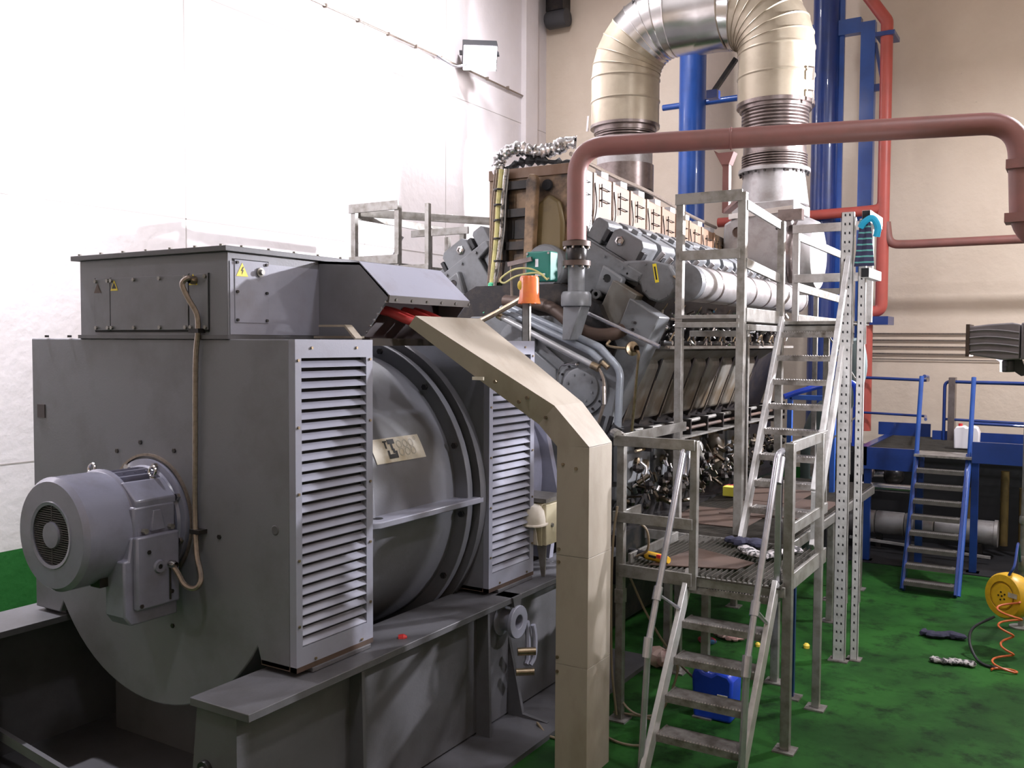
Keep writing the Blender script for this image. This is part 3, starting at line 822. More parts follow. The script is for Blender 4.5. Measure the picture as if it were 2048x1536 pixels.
def tread_mesh(w, d=.17):
    """folded stair tread with a serrated nosing; sits at the origin"""
    m = MB()
    m.box(0, w, 0, d, -.006, 0)
    m.box(0, w, -.004, .004, -.045, 0)
    m.box(0, w, d - .004, d, -.035, 0)
    n = int(w / .02)
    for k in range(n):
        x = w * (k + .5) / n
        m.add([(x - .006, -.002, 0), (x + .006, -.002, 0), (x + .006, .012, 0), (x - .006, .012, 0), (x, .005, .010)], [(0, 1, 4), (1, 2, 4), (2, 3, 4), (3, 0, 4)])
    m.box(0, .012, 0, d, -.045, .004); m.box(w - .012, w, 0, d, -.045, .004)
    return m
def stair(root, x0, x1, y0, z0, y1, z1, ys, m_str=GALVW, m_tr=TREAD, sw=.035, sh=.10):
    """two sloping stringers and treads; ys = list of (y, z) of tread nosings"""
    for x in (x0, x1):
        MB().bar((x, y0, z0), (x, y1, z1), sw, sh).build('stringer', m_str, root, bevel=.004)
    first = None
    for (y, z) in ys:
        if first is None:
            me = tread_mesh(x1 - x0 - sw).mesh('tread')
            me.materials.append(m_tr)
            first = me
        o = bpy.data.objects.new('tread', first)
        COL.objects.link(o); o.parent = root
        o.location = Vector((x0 + sw / 2, y, z)) - root_loc(root)

# ---- lower platform
lp_ = thing('work_platform', 'low galvanised work platform with grating deck and double guard rails', 'platform', (-2.16, 6.5, 0))
PX0, PX1, PY0, PY1, PZ = -2.74, -1.59, 5.97, 7.12, 1.13
post(lp_, PX0, PY0, 0, 2.05, sleeves=(.85,)); post(lp_, -2.20, PY0, 1.02, 2.04, w=.05, foot=False)
post(lp_, PX1, PY0 + .12, 0, 2.05, w=.06); post(lp_, PX1, 6.93, 0, 2.05, w=.055)
post(lp_, PX0, 7.10, 0, 1.10); post(lp_, -2.24, 6.35, 0, 1.08, w=.055)
post(lp_, -1.655, PY0 + .10, 1.0, 1.98, w=.04, foot=False, m=TUBEG)
rail(lp_, (PX0 - .05, PY0 - .03, 2.01), (-2.19, PY0 - .03, 2.01)); rail(lp_, (PX0 - .05, PY0 - .03, 1.47), (-2.20, PY0 - .03, 1.47))
rail(lp_, (PX0, PY0, 2.02), (PX0, 7.2, 2.02)); rail(lp_, (PX0, PY0, 1.47), (PX0, 6.3, 1.47))
rail(lp_, (PX1, PY0 + .14, 2.02), (PX1, 7.10, 2.02)); rail(lp_, (PX1, PY0 + .14, 1.47), (PX1, 7.14, 1.47))
rail(lp_, (PX0, PY0 - .03, 1.09), (-2.20, PY0 - .03, 1.09), h=.09, name='toe_board')
rail(lp_, (-2.20, PY0 + .02, 1.075), (PX1, PY0 + .05, 1.075), h=.07, name='deck_edge')
rail(lp_, (PX1, PY0 + .1, 1.115), (PX1, 7.12, 1.115), h=.11, name='toe_board')
rail(lp_, (PX0 + .02, PY0 + .1, 1.15), (PX0 + .02, 7.0, 1.15), h=.07, name='toe_board')
grating(lp_, PX0 + .02, PX1 - .02, PY0, 7.22, PZ)
MB().tube(smooth_path([(PX0 - .03, 6.02, 2.03), (PX0 - .06, 5.97, 2.06), (PX0 - .02, 5.94, 2.05)], 6), .035, 10).build('rail_bend', GALV, lp_)
MB().bar((PX1 - .02, 6.35, 1.44), (PX1 - .20, 6.75, 1.14), .012, .012).build('brace', GALV, lp_)
# ---- lower stair
ls = thing('steel_stair', 'short steep galvanised stair with tube handrails leading up to the low platform', 'stairs', (-1.95, 5.6, 0))
stair(ls, -2.245, -1.65, 5.255, 0.0, 6.03, 1.13, [(5.99 - .1435 * k, 1.035 - .206 * k) for k in range(5)], GALVW)
for x in (-2.27, -1.635):
    hr = MB()
    path = fillet([(x, 6.08, 2.0), (x, 5.95, 1.99), (x, 5.37, .80), (x, 5.27, .0)], .08, 6)
    hr.tube(path, .021, 12)
    h_ = hr.build('handrail', TUBEG, ls)
    MB().cyl((x, 6.03, 1.96), (x, 5.95, 1.80), .029, 12).build('collar', TUBEG, h_)
    MB().cyl((x, 5.53, 1.13), (x, 5.49, 1.05), .030, 12).build('collar', TUBEG, h_)
    MB().cyl((x, 5.375, .84), (x, 5.345, .72), .030, 12).build('collar', TUBEG, h_)
    MB().cyl((x, 5.50, 1.09), (x + (.03 if x < -2 else -.02), 5.86, .90), .013, 8).build('handrail_stay', TUBEG, ls)
# ---- walkway along the engine
wk = thing('engine_walkway', 'low walkway of grating and rusty plates along the engine side', 'walkway', (-2.6, 8.9, 0))
for (x, y) in ((-2.95, 7.4), (-2.0, 7.3), (-2.95, 9.2), (-2.0, 9.2), (-2.0, 10.6)):
    post(wk, x, y, 0, 1.04, w=.06)
rail(wk, (-3.1, 7.24, 1.085), (-1.9, 7.24, 1.085), h=.08, name='edge_beam'); rail(wk, (-1.9, 7.24, 1.085), (-1.9, 10.8, 1.085), h=.08, name='edge_beam')
grating(wk, -3.1, -1.92, 7.26, 10.8, 1.15, along='x')
for (x0, x1, y0, y1, z) in ((-3.05, -2.35, 7.55, 8.35, 1.152), (-2.75, -2.30, 8.1, 8.9, 1.158), (-2.30, -1.95, 8.2, 9.3, 1.152), (-2.9, -2.3, 8.95, 10.0, 1.154)):
    MB().box(x0, x1, y0, y1, z, z + .006).build('cover_plate', PLATE, wk)
MB().hexa([(-2.55, 6.02, 1.131), (-1.98, 6.24, 1.131), (-1.93, 6.48, 1.131), (-2.45, 6.72, 1.131)], [(-2.55, 6.02, 1.138), (-1.98, 6.24, 1.138), (-1.93, 6.48, 1.138), (-2.45, 6.72, 1.138)]).build(
    'floor_sheet', PLATE, label='brown board lying on the low platform grating', cat='board')

# ---- upper platform
up = thing('upper_platform', 'high galvanised platform with guard rails beside the engine heads', 'platform', (-2.4, 8.2, 1.15))
UZ = 2.90
post(up, -2.305, 7.26, 1.16, 3.90, w=.065, foot=False); post(up, -2.825, 7.26, 1.16, 3.90, w=.06, foot=False)
post(up, -2.27, 8.26, 1.16, 3.78, w=.06, foot=False)
rail(up, (-2.86, 7.225, 3.875), (-2.30, 7.225, 3.875), h=.09); rail(up, (-2.82, 7.225, 3.415), (-2.31, 7.225, 3.415), h=.08)
rail(up, (-2.275, 7.26, 3.80), (-2.275, 8.30, 3.74), h=.08); rail(up, (-2.275, 7.26, 3.34), (-2.275, 8.30, 3.27), h=.08)
rail(up, (-2.85, 7.225, 2.915), (-2.31, 7.225, 2.915), h=.03, name='deck_edge'); rail(up, (-2.85, 7.225, 2.85), (-2.31, 7.225, 2.85), h=.045, w=.03, name='deck_edge')
rail(up, (-2.275, 7.28, 2.93), (-2.275, 8.26, 2.93), h=.11, name='toe_board'); rail(up, (-2.275, 7.28, 2.83), (-2.275, 8.26, 2.83), h=.05, w=.05, name='deck_edge')
rail(up, (-2.80, 7.45, 2.78), (-2.30, 7.45, 2.78), h=.05, w=.05, name='deck_beam')
grating(up, -2.84, -2.28, 7.24, 11.0, UZ, along='x')
grating(up, -2.27, -1.66, 8.30, 9.0, UZ, along='x')
rail(up, (-2.25, 8.30, 2.885), (-1.68, 8.30, 2.885), h=.03, w=.05, name='deck_edge'); rail(up, (-2.25, 8.30, 2.82), (-1.68, 8.30, 2.82), h=.075, name='toe_board')
# guard round the far part of the landing
post(up, -2.33, 9.0, UZ, 3.80, w=.055, m=GALVW, foot=False); post(up, -1.66, 9.0, UZ, 3.80, w=.055, m=GALVW, foot=False)
rail(up, (-2.36, 8.97, 3.79), (-1.66, 8.97, 3.79), GALVW, h=.08); rail(up, (-2.34, 8.97, 3.32), (-1.66, 8.97, 3.32), GALVW, h=.08)
rail(up, (-2.31, 9.0, 3.72), (-2.31, 10.95, 3.70), h=.08); rail(up, (-2.31, 9.0, 3.24), (-2.31, 10.95, 3.20), h=.08)
post(up, -2.31, 10.95, 1.16, 3.72, w=.05, foot=False); post(up, -2.6, 10.95, 1.16, 3.3, w=.05, foot=False)
rail(up, (-2.85, 10.95, 3.30), (-2.3, 10.95, 3.30), h=.07); rail(up, (-2.85, 10.95, 2.95), (-2.3, 10.95, 2.95), h=.09, name='toe_board')
rail(up, (-2.31, 9.0, 2.94), (-2.31, 10.95, 2.94), h=.08, name='toe_board')
post(up, -2.02, 8.95, 1.16, 2.86, w=.05, foot=False); post(up, -2.80, 9.0, 1.16, 2.86, w=.05, foot=False)
MB().bar((-2.0, 8.92, 2.78), (-1.70, 8.92, 2.30), .012, .012).build('brace', GALV, up)
MB().bar((-1.72, 8.92, 2.05), (-2.0, 8.92, 1.75), .012, .012).build('brace', GALV, up)
# ---- upper stair
us = thing('upper_stair', 'tall galvanised stair rising from the low platform to the high one', 'stairs', (-1.97, 7.7, 1.15))
stair(us, -2.255, -1.70, 7.20, 1.14, 8.28, 2.92, [(8.19 - .121 * k, 2.80 - .2035 * k) for k in range(8)], GALVW, TREAD, .035, .11)
for (y0, z0, y1, z1) in ((7.05, 1.60, 8.30, 3.77),):
    MB().bar((-1.665, y0, z0), (-1.665, y1, z1), .04, .05).build('handrail', GALVW, us, bevel=.004)
MB().bar((-1.665, 7.05, 1.60), (-1.70, 7.20, 1.20), .035, .04).build('handrail_stay', GALVW, us)
for (y, z) in ((7.45, 2.29), (7.95, 3.14)):
    MB().tube(smooth_path([(-1.665, y, z), (-1.69, y + .02, z - .22), (-1.70, y - .01, z - .42)], 6), .012, 8).build('handrail_stay', TREAD, us)
# ---- perforated racking uprights carrying the platform corner
def upright(root, x, y, z1, w, face, lean=0.0):
    m = MB()
    t = .004
    m.box(x, x + w, y, y + t, 0, z1); m.box(x, x + t, y, y + .05, 0, z1); m.box(x + w - t, x + w, y, y + .05, 0, z1)
    return m
for (x, y, w, zt, lb) in ((-1.725, 8.08, .10, 3.80, 'wide perforated galvanised racking upright beside the tall stair'), (-1.60, 8.17, .06, 3.75, 'narrow perforated racking upright just behind the wide one')):
    r_ = thing('racking_upright', lb, 'post', (x + w / 2, y, 0), 'racking uprights at the stair top')
    upright(r_, x, y, zt, w, 1).build('channel', GALVW, r_)
    hl = MB()
    n = int(zt / .075)
    for k in range(n):
        z = .10 + k * .075
        for dx in ((.032, .068) if w > .08 else (.03,)):
            hl.add([(x + dx - .007, y - .0008, z - .008), (x + dx + .007, y - .0008, z - .011), (x + dx + .005, y - .0008, z + .010), (x + dx - .006, y - .0008, z + .012)], [(0, 1, 2, 3)])
    hl.build('slot_holes', DARK, r_, kind='stuff')
    MB().box(x - .03, x + w + .03, y - .04, y + .09, 0, .01).build('foot_plate', TREAD, r_)
    for k in range(3):
        z = .5 + 1.1 * k
        MB().bar((x + w, y + .03, z), (x + w - .01, y + .05, z + .5), .02, .015).build('lacing', GALV, r_)
tp = MB()
tp.prism([(-1.555, 3.70), (-1.49, 3.70), (-1.49, 3.80), (-1.555, 3.80)], 'y', 8.05, 8.6)
tp.build('top_rail_stub', GALVW, up); MB().box(-1.553, -1.492, 8.048, 8.052, 3.703, 3.797).build('tube_mouth', DARK, up)
tp = MB().prism([(-1.555, 3.25), (-1.49, 3.25), (-1.49, 3.33), (-1.555, 3.33)], 'y', 8.05, 8.6)
tp.build('top_rail_stub', GALVW, up); MB().box(-1.553, -1.492, 8.048, 8.052, 3.253, 3.327).build('tube_mouth', DARK, up)

# ---- platform on the far side of the engine
lf = thing('far_side_platform', 'galvanised guard-railed platform on the far side of the engine', 'platform', (-6.6, 8.3, 0))
for (x, y, w) in ((-6.99, 8.0, .06), (-6.37, 8.0, .06), (-5.98, 8.02, .05), (-6.62, 8.9, .06), (-6.2, 9.0, .06), (-6.99, 9.8, .06)):
    post(lf, x, y, 0, 4.18 if y < 8.5 else 4.05, w=w)
rail(lf, (-7.04, 7.965, 4.185), (-6.34, 7.965, 4.185), h=.10); rail(lf, (-7.04, 7.965, 3.60), (-6.34, 7.965, 3.60), h=.10)
rail(lf, (-6.95, 8.05, 4.15), (-5.90, 9.4, 4.13), h=.09); rail(lf, (-6.4, 8.0, 3.5), (-5.95, 8.0, 3.5), h=.07)
rail(lf, (-6.65, 8.6, 3.95), (-5.85, 8.6, 3.95), h=.08); rail(lf, (-6.99, 8.0, 3.6), (-6.99, 9.8, 3.6), h=.09); rail(lf, (-6.99, 8.0, 4.12), (-6.99, 9.8, 4.12), h=.09)
MB().cyl((-6.78, 8.6, 3.93), (-7.02, 8.5, 3.45), .018, 8).build('handrail', TUBEG, lf)
grating(lf, -7.0, -5.9, 8.0, 11.5, 2.95, along='x')
# ------------------------------------------------------------------ the engine
en = thing('engine', 'large grey V engine with rows of cylinder heads and oil-stained crankcase', 'engine', (GX, 10.0, 0.05))
TH = math.radians(31)
def bank(side):
    """unit vectors of a bank: up along the cylinder, outward across it"""
    return Vector((side * math.sin(TH), 0, math.cos(TH))), Vector((side * math.cos(TH), 0, -math.sin(TH)))
def mir(poly, side):
    return [(GX + side * (p[0] - GX), p[1]) for p in poly]
# crankcase body, narrowing downwards on each side
half = [(GX, 3.25), (-4.15, 3.25), (-3.75, 3.05), (-3.57, 2.66), (-3.86, 1.86), (-3.72, 1.82), (-3.68, .95), (GX, .95)]
full = half[1:-1] + [(2 * GX - p[0], p[1]) for p in reversed(half[1:-1])]
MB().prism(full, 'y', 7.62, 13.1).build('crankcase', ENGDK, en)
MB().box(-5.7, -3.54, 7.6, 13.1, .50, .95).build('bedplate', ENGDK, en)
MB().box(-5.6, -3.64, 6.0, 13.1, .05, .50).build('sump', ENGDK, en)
# flywheel guard towards the generator
MB().lathe([(0.85, 5.95), (0.93, 5.95), (0.93, 6.5), (0.85, 6.5)], (GX, 0, 1.63), (0, 1, 0), 48).build('flywheel_guard', MOTOR, en)
MB().prism([(-5.4, .95), (-3.62, .95), (-3.55, 1.5), (-3.72, 2.25), (-5.5, 2.25), (-5.6, 1.5)], 'y', 6.5, 6.56).build('guard_panel', MOTOR, en)
MB().lathe([(0, 6.5), (.86, 6.5), (.86, 6.75), (0.70, 6.95), (0, 6.95)], (GX, 0, 1.63), (0, 1, 0), 48).build('flywheel_housing', MOTOR, en)
MB().box(-5.3, -4.3, 6.9, 7.6, .95, 2.2).build('gearcase', ENG, en)
# front cover with round inspection covers
fp = [(-5.72, 1.4), (-5.45, 2.62), (-5.1, 2.95), (-4.15, 2.95), (-3.62, 2.62), (-3.50, 2.40), (-3.62, 1.75), (-3.75, 1.3), (-3.8, .95), (-5.6, .95)]
MB().prism(fp, 'y', 7.55, 7.63).build('front_cover', ENG, en, bevel=.01)
for x in (-3.87, -5.37):
    rc = MB().lathe([(.255, 7.55), (.255, 7.525), (.185, 7.52), (.18, 7.505), (.165, 7.50), (0, 7.50)], (x, 0, 2.29), (0, 1, 0), 40).build('round_cover', ENG, en)
    bolts(ring((x, 7.525, 2.29), (0, 1, 0), .225, 14, .1), (0, -1, 0), .012, .012).build('cover_bolts', ENGDK, rc, kind='stuff')
    bolts(ring((x, 7.50, 2.29), (0, 1, 0), .13, 8, .3), (0, -1, 0), .011, .01).build('cover_bolts', ENG, rc, kind='stuff')
MB().lathe([(.20, 7.55), (.20, 7.51), (.15, 7.50), (0, 7.50)], (-4.55, 0, 2.70), (0, 1, 0), 36).build('round_cover', ENG, en)
MB().prism([(-4.35, 2.62), (-4.12, 2.45), (-4.12, 2.05), (-4.4, 1.9)], 'y', 7.50, 7.56).build('web_rib', ENG, en, bevel=.01)
for (x0, z0, x1, z1) in ((-4.4, 2.55, -4.1, 2.15), (-4.25, 2.65, -4.05, 2.50), (-4.45, 2.2, -4.2, 2.0), (-3.85, 1.95, -3.70, 1.45)):
    MB().bar((x0, 7.535, z0), (x1, 7.535, z1), .035, .03).build('web_rib', ENG, en)
MB().tube(smooth_path([(-4.12, 7.49, 2.15), (-4.08, 7.48, 2.45), (-4.0, 7.48, 2.50), (-3.90, 7.48, 2.50)], 6), .008, 7).build('sensor_line', STEEL, en)
MB().ball((-3.89, 7.48, 2.50), .018, 8, 6).build('sensor_nut', STEEL, en)
# three pipes crossing the front and turning down
P3 = [([(-4.55, 7.42, 3.02), (-3.62, 7.40, 2.66), (-3.42, 7.40, 2.46), (-3.45, 7.42, 1.95)], .034, PIPEG),
      ([(-4.66, 7.40, 3.02), (-3.70, 7.38, 2.62), (-3.60, 7.38, 2.54)], .031, PIPEG),
      ([(-4.66, 7.36, 2.95), (-3.72, 7.34, 2.53), (-3.66, 7.34, 2.50)], .028, PIPEL)]
for i, (p, r, mm) in enumerate(P3):
    MB().tube(fillet(p, .16, 8), r, 14).build('coolant_pipe', mm, en, label=['grey pipe bending down at its right end', 'middle grey slanting pipe', 'bright silver slanting pipe'][i])
MB().cyl((-3.67, 7.34, 2.505), (-3.60, 7.34, 2.475), .036, 12).build('pipe_union', BRASS, en)
MB().cyl((-3.58, 7.36, 2.53), (-3.52, 7.36, 2.48), .026, 12).build('pipe_union', BRASS, en)
MB().cyl((-4.67, 7.36, 2.955), (-4.62, 7.36, 2.93), .033, 12).build('pipe_union', BRASS, en)
MB().tube(smooth_path([(-3.60, 7.34, 2.47), (-3.55, 7.33, 2.38), (-3.54, 7.33, 2.2), (-3.60, 7.34, 2.0), (-3.68, 7.36, 1.88)], 6), .014, 8).build('flexible_hose', HOSE, en)
MB().cyl((-3.55, 7.33, 2.32), (-3.545, 7.33, 2.16), .024, 10).build('hose_ferrule', STEEL, en)
for dx in (0, .08):
    MB().tube(smooth_path([(-3.50 - dx, 7.40, 2.05), (-3.55 - dx, 7.40, 1.9), (-3.66 - dx, 7.40, 1.75)], 6), .022, 8).build('flexible_hose', BLACK, en)
MB().cyl((-3.44, 7.42, 1.97), (-3.55, 7.42, 1.78), .055, 16).build('rubber_sleeve', BLACK, en)
MB().cyl((-3.36, 7.5, 1.88), (-3.33, 7.8, 1.88), .04, 14).build('rubber_sleeve', BLACK, en)
# brown lagged hose and thin rod behind the pipes
MB().tube(smooth_path([(-4.75, 7.62, 3.10), (-4.25, 7.55, 3.04), (-3.95, 7.52, 2.86), (-3.75, 7.52, 2.78), (-3.56, 7.55, 2.78), (-3.5, 7.62, 2.82)], 8), .06, 12).build('lagged_hose', PLATE, en)
MB().cyl((-3.85, 7.55, 2.98), (-3.12, 7.55, 2.67), .019, 10).build('control_rod', TUBEG, en)
MB().lathe([(.02, 0), (.06, .0), (.065, .03), (.03, .04), (.03, .09)], (-3.36, 7.48, 2.65), (.8, -.5, 0), 14).build('drain_valve', BRASS, en)
MB().tube(smooth_path([(-3.56, 7.48, 2.72), (-3.58, 7.46, 2.68), (-3.50, 7.45, 2.66), (-3.38, 7.47, 2.65)], 5), .013, 8).build('drain_line', BRASS, en)
MB().tube(fillet([(-3.34, 7.47, 2.64), (-3.27, 7.45, 2.63), (-3.28, 7.46, 2.55), (-3.36, 7.52, 1.92)], .05, 6), .014, 8).build('drain_line', BRASS, en)
# slanting end boxes of the banks
for side in (1, -1):
    up_, out = bank(side)
    def bp(u, w, base=(-3.86, 1.86)):
        q = Vector((base[0], 0, base[1])) if side == 1 else Vector((2 * GX - base[0], 0, base[1]))
        q = q + Vector((side * .42, 0, .89)) * u + out * w
        return (q.x, q.z)
    MB().prism([bp(.05, .02), bp(.05, .14), bp(.72, .17), bp(1.30, .17), bp(1.30, -.17), bp(.70, -.14)], 'y', 7.66, 7.92).build('bank_end_box', ENG, en, bevel=.012)
    MB().prism([bp(1.35, -.42), bp(1.35, -.14), bp(.70, -.18), bp(.70, -.44)], 'y', 7.72, 7.88).build('bank_end_plate', ENGST, en, bevel=.01)
bolts([(-3.42, 7.66, 2.82), (-3.40, 7.66, 2.88), (-3.62, 7.66, 2.75)], (0, -1, 0), .014, .012).build('box_bolts', ENGDK, en, kind='stuff')

# ---- cylinder heads
NCYL, PIT, YH = 9, .46, 8.18
hc = Vector((-3.70, 0, 3.50))
def head_meshes(side):
    up_, out = bank(side)
    c = Vector((hc.x if side == 1 else 2 * GX - hc.x, 0, hc.z))
    def blk(w0, w1, u0, u1, y0, y1, ch=0.0):
        m = MB()
        poly = [(w0, u0), (w1, u0), (w1, u1 - ch), (w1 - ch, u1), (w0 + ch, u1), (w0, u1 - ch)] if ch else [(w0, u0), (w1, u0), (w1, u1), (w0, u1)]
        v0 = [c + up_ * q[1] + out * q[0] + Vector((0, y0, 0)) for q in poly]
        v1 = [p + Vector((0, y1 - y0, 0)) for p in v0]
        n = len(poly)
        return m.add(v0 + v1, [tuple(range(n)), tuple(range(2 * n - 1, n - 1, -1))] + [(i, i + n, (i + 1) % n + n, (i + 1) % n) for i in range(n)])
    L_ = [(blk(-.40, .30, -.16, .0, -.205, .205), 'cylinder_head', ENG, .012),
          (blk(-.20, .15, 0, .235, -.19, .16, .045), 'rocker_cover', ENG, .010),
          (blk(-.44, -.275, 0, .22, -.17, .16, .03), 'valve_box', ENG, .010),
          (blk(.19, .33, -.02, .10, -.18, .17, .03), 'pushrod_cover', ENG, .010),
          (blk(-.262, -.222, .05, .17, -.205, -.12), 'head_clamp', BLACK, .004),
          (blk(.155, .195, .03, .15, -.205, -.12), 'head_clamp', BLACK, .004),
          (blk(-.10, -.03, .235, .275, -.05, .05), 'cover_nut', ENG, .004),
          (MB().cyl(c + out * .24 + up_ * .08 + Vector((0, .02, 0)), c + out * .27 + up_ * .22 + Vector((0, .02, 0)), .026, 10), 'injector', ALUW, 0),
          (MB().cyl(c + out * .30 + up_ * .08 + Vector((0, .12, 0)), c + out * .33 + up_ * .20 + Vector((0, .12, 0)), .026, 10), 'injector', ALUW, 0)]
    return L_
for side in (1, -1):
    hs = head_meshes(side)
    protos = None
    for k in range(NCYL):
        if side == -1 and k > 5: continue
        dy = Vector((0, YH + k * PIT, 0))
        if protos is None:
            protos = []
            for mb, nm, mm, bv in hs:
                o = mb.build(nm, mm, en, bevel=bv)
                o.location = dy
                protos.append(o)
        else:
            for o in protos:
                clone(o, en, Vector((0, k * PIT, 0)))
# T-shaped casting across the front of each bank
for side in (1, -1):
    up_, out = bank(side)
    c = Vector((hc.x if side == 1 else 2 * GX - hc.x, 0, hc.z))
    def q(w, u): 
        p = c + out * w + up_ * u
        return (p.x, p.z)
    MB().prism([q(-.46, -.005), q(.32, -.005), q(.32, -.095), q(.13, -.115), q(.13, -.36), q(-.05, -.38), q(-.07, -.47), q(-.31, -.47), q(-.29, -.12), q(-.46, -.085)], 'y', 7.87, 7.97).build('bank_bracket', ENG, en, bevel=.010)
    MB().prism([q(-.05, -.11), q(.20, -.12), q(.22, -.32), q(.0, -.36)], 'y', 7.80, 7.90).build('bracket_boss', ENG, en, bevel=.02)
    b0 = q(.06, -.20)
    MB().lathe([(0, .004), (.034, .004), (.038, 0), (.038, .06)], (b0[0], 7.795, b0[1]), (0, 1, 0), 16).build('boss_hole', ENGDK, en)
    b0 = q(.04, -.38)
    MB().lathe([(.022, .02), (.022, 0), (.045, 0), (.048, .02), (.048, .12)], (b0[0], 7.79, b0[1]), (0, 1, 0), 18).build('boss_ring', ENG, en)
    MB().prism([q(-.44, -.10), q(-.32, -.12), q(-.31, -.34), q(-.46, -.24)], 'y', 7.92, 8.0).build('end_cover', ENG, en, bevel=.015)
    bolts([(q(w, -.05)[0], 7.86, q(w, -.05)[1]) for w in (-.3, -.1, .12, .30)], (0, -1, 0), .014, .012).build('bracket_bolts', ENG, en, kind='stuff')
    b0 = q(-.09, .13)
    MB().lathe([(0, -.01), (.022, -.01), (.028, -.025), (.046, -.018), (.05, .0)], (b0[0], 7.99, b0[1]), (0, 1, 0), 6).build('hex_plug', STEEL, en)

# ---- charge air pipe outside the right bank, with clamp bands
ax_, az_ = -3.06, 3.25
MB().prism([(-3.64, 3.46), (-3.38, 3.46), (-3.17, 3.41), (-3.11, 3.31), (-3.105, 3.20), (-3.16, 3.11), (-3.27, 3.065), (-3.37, 3.10), (-3.44, 3.17), (-3.46, 3.25), (-3.64, 3.30)], 'y', 7.88, 7.99).build('air_pipe_end_plate', ENG, en, bevel=.02)
MB().lathe([(.0, 7.99), (.172, 7.99), (.172, 8.09), (0, 8.09)], (-3.07, 0, 3.25), (0, 1, 0), 32).build('air_pipe_end_ring', ENG, en)
bolts([(x, 7.88, z) for x, z in ((-3.58, 3.42), (-3.40, 3.42), (-3.2, 3.37), (-3.14, 3.24), (-3.19, 3.13), (-3.29, 3.10), (-3.40, 3.18), (-3.58, 3.34))], (0, -1, 0), .011, .01).build('plate_bolts', ENG, en, kind='stuff')
MB().obox((-3.30, 7.878, 3.335), Vector((.018, 0, .003)), Vector((0, .002, 0)), Vector((-.015, 0, .085))).build('yellow_label', YLAB, en, label='narrow yellow warning label')
MB().obox((-3.30, 7.875, 3.335), Vector((.007, 0, .001)), Vector((0, .001, 0)), Vector((-.011, 0, .06))).build('label_print', INK, en)
MB().tube(smooth_path([(-3.12, 7.86, 3.30), (-3.05, 7.84, 3.24), (-3.04, 7.84, 3.14), (-3.10, 7.86, 3.06)], 6), .012, 8).build('sensor_line', BRASS, en)
secs = 7
L = (11.75 - 8.08) / secs
s0 = b0_ = None
for k in range(secs):
    y = 8.08 + k * L
    if s0 is None:
        s0 = MB().lathe([(0, y), (.160, y), (.167, y + .006), (.167, y + L - .006), (.160, y + L)], (ax_, 0, az_), (0, 1, 0), 32).build('air_pipe_section', ALUW, en)
        b0_ = MB().lathe([(.160, y + L - .05), (.1705, y + L - .048), (.1705, y + L - .012), (.160, y + L - .010)], (ax_, 0, az_), (0, 1, 0), 32).build('clamp_band', BELL, en)
    else:
        clone(s0, en, (0, k * L, 0)); clone(b0_, en, (0, k * L, 0))
MB().lathe([(.16, 11.75), (.17, 11.77), (.12, 11.86), (0, 11.88)], (ax_, 0, az_), (0, 1, 0), 32).build('air_pipe_end_cap', ALUW, en)
# charge air pipe of the far bank
MB().lathe([(0, 8.0), (.17, 8.0), (.17, 11.8), (0, 11.8)], (2 * GX - ax_, 0, az_), (0, 1, 0), 24).build('air_pipe_section', ALUW, en)

# ---- fuel pumps and the tangle of lines under the air pipe
f0 = None
for k in range(NCYL):
    y = 8.18 + k * PIT
    if f0 is None:
        f0 = []
        m = MB().cyl((-3.46, y, 2.70), (-3.38, y, 2.92), .075, 14); m.box(-3.52, -3.34, y - .09, y + .09, 2.64, 2.72)
        f0.append(m.build('fuel_pump', ENGDK, en))
        for mm_ in (MB().cyl((-3.40, y, 2.90), (-3.37, y, 3.02), .03, 10), MB().cyl((-3.30, y - .07, 2.70), (-3.22, y - .07, 2.70), .024, 8), MB().cyl((-3.30, y + .07, 2.70), (-3.22, y + .07, 2.70), .024, 8), MB().ball((-3.32, y, 2.84), .022, 8, 6)):
            f0.append(mm_.build('pump_fitting', STEEL, en))
        m = MB().tube(smooth_path([(-3.37, y, 3.0), (-3.33, y + .05, 3.08), (-3.36, y + .12, 3.22), (-3.45, y + .10, 3.32)], 5), .011, 7)
        f0.append(m.build('injection_line', BRASS, en))
        m = MB().tube(smooth_path([(-3.25, y - .07, 2.72), (-3.22, y - .02, 2.80), (-3.24, y + .07, 2.72)], 5), .009, 6)
        f0.append(m.build('return_line', BRASS, en))
    else:
        for o in f0: clone(o, en, (0, k * PIT, 0))
MB().box(-3.50, -3.20, 8.0, 12.3, 2.645, 2.67).build('fuel_rail_shelf', GALV, en)
for (x, z, r) in ((-3.22, 2.66, .016), (-3.18, 2.92, .012)):
    MB().cyl((x, 7.95, z), (x, 12.3, z), r, 8).build('fuel_rail', HOSE, en)
MB().prism([(-3.80, 3.10), (-3.40, 3.28), (-3.30, 3.12), (-3.52, 2.66)], 'y', 7.95, 12.3).build('pump_gallery', ENGDK, en)
cl_ = MB()
rnd = random.Random(3)
for k in range(150):
    y = rnd.uniform(7.95, 12.2); x = rnd.uniform(-3.42, -3.2); z = rnd.uniform(2.66, 3.06)
    d = Vector((rnd.uniform(-1, 1), rnd.uniform(-1, 1), rnd.uniform(-1, 1))).normalized() * rnd.uniform(.015, .05)
    cl_.cyl(Vector((x, y, z)) - d, Vector((x, y, z)) + d, rnd.choice((.006, .009, .014)), 6)
cl_.build('small_fittings', STEEL, en, kind='stuff')

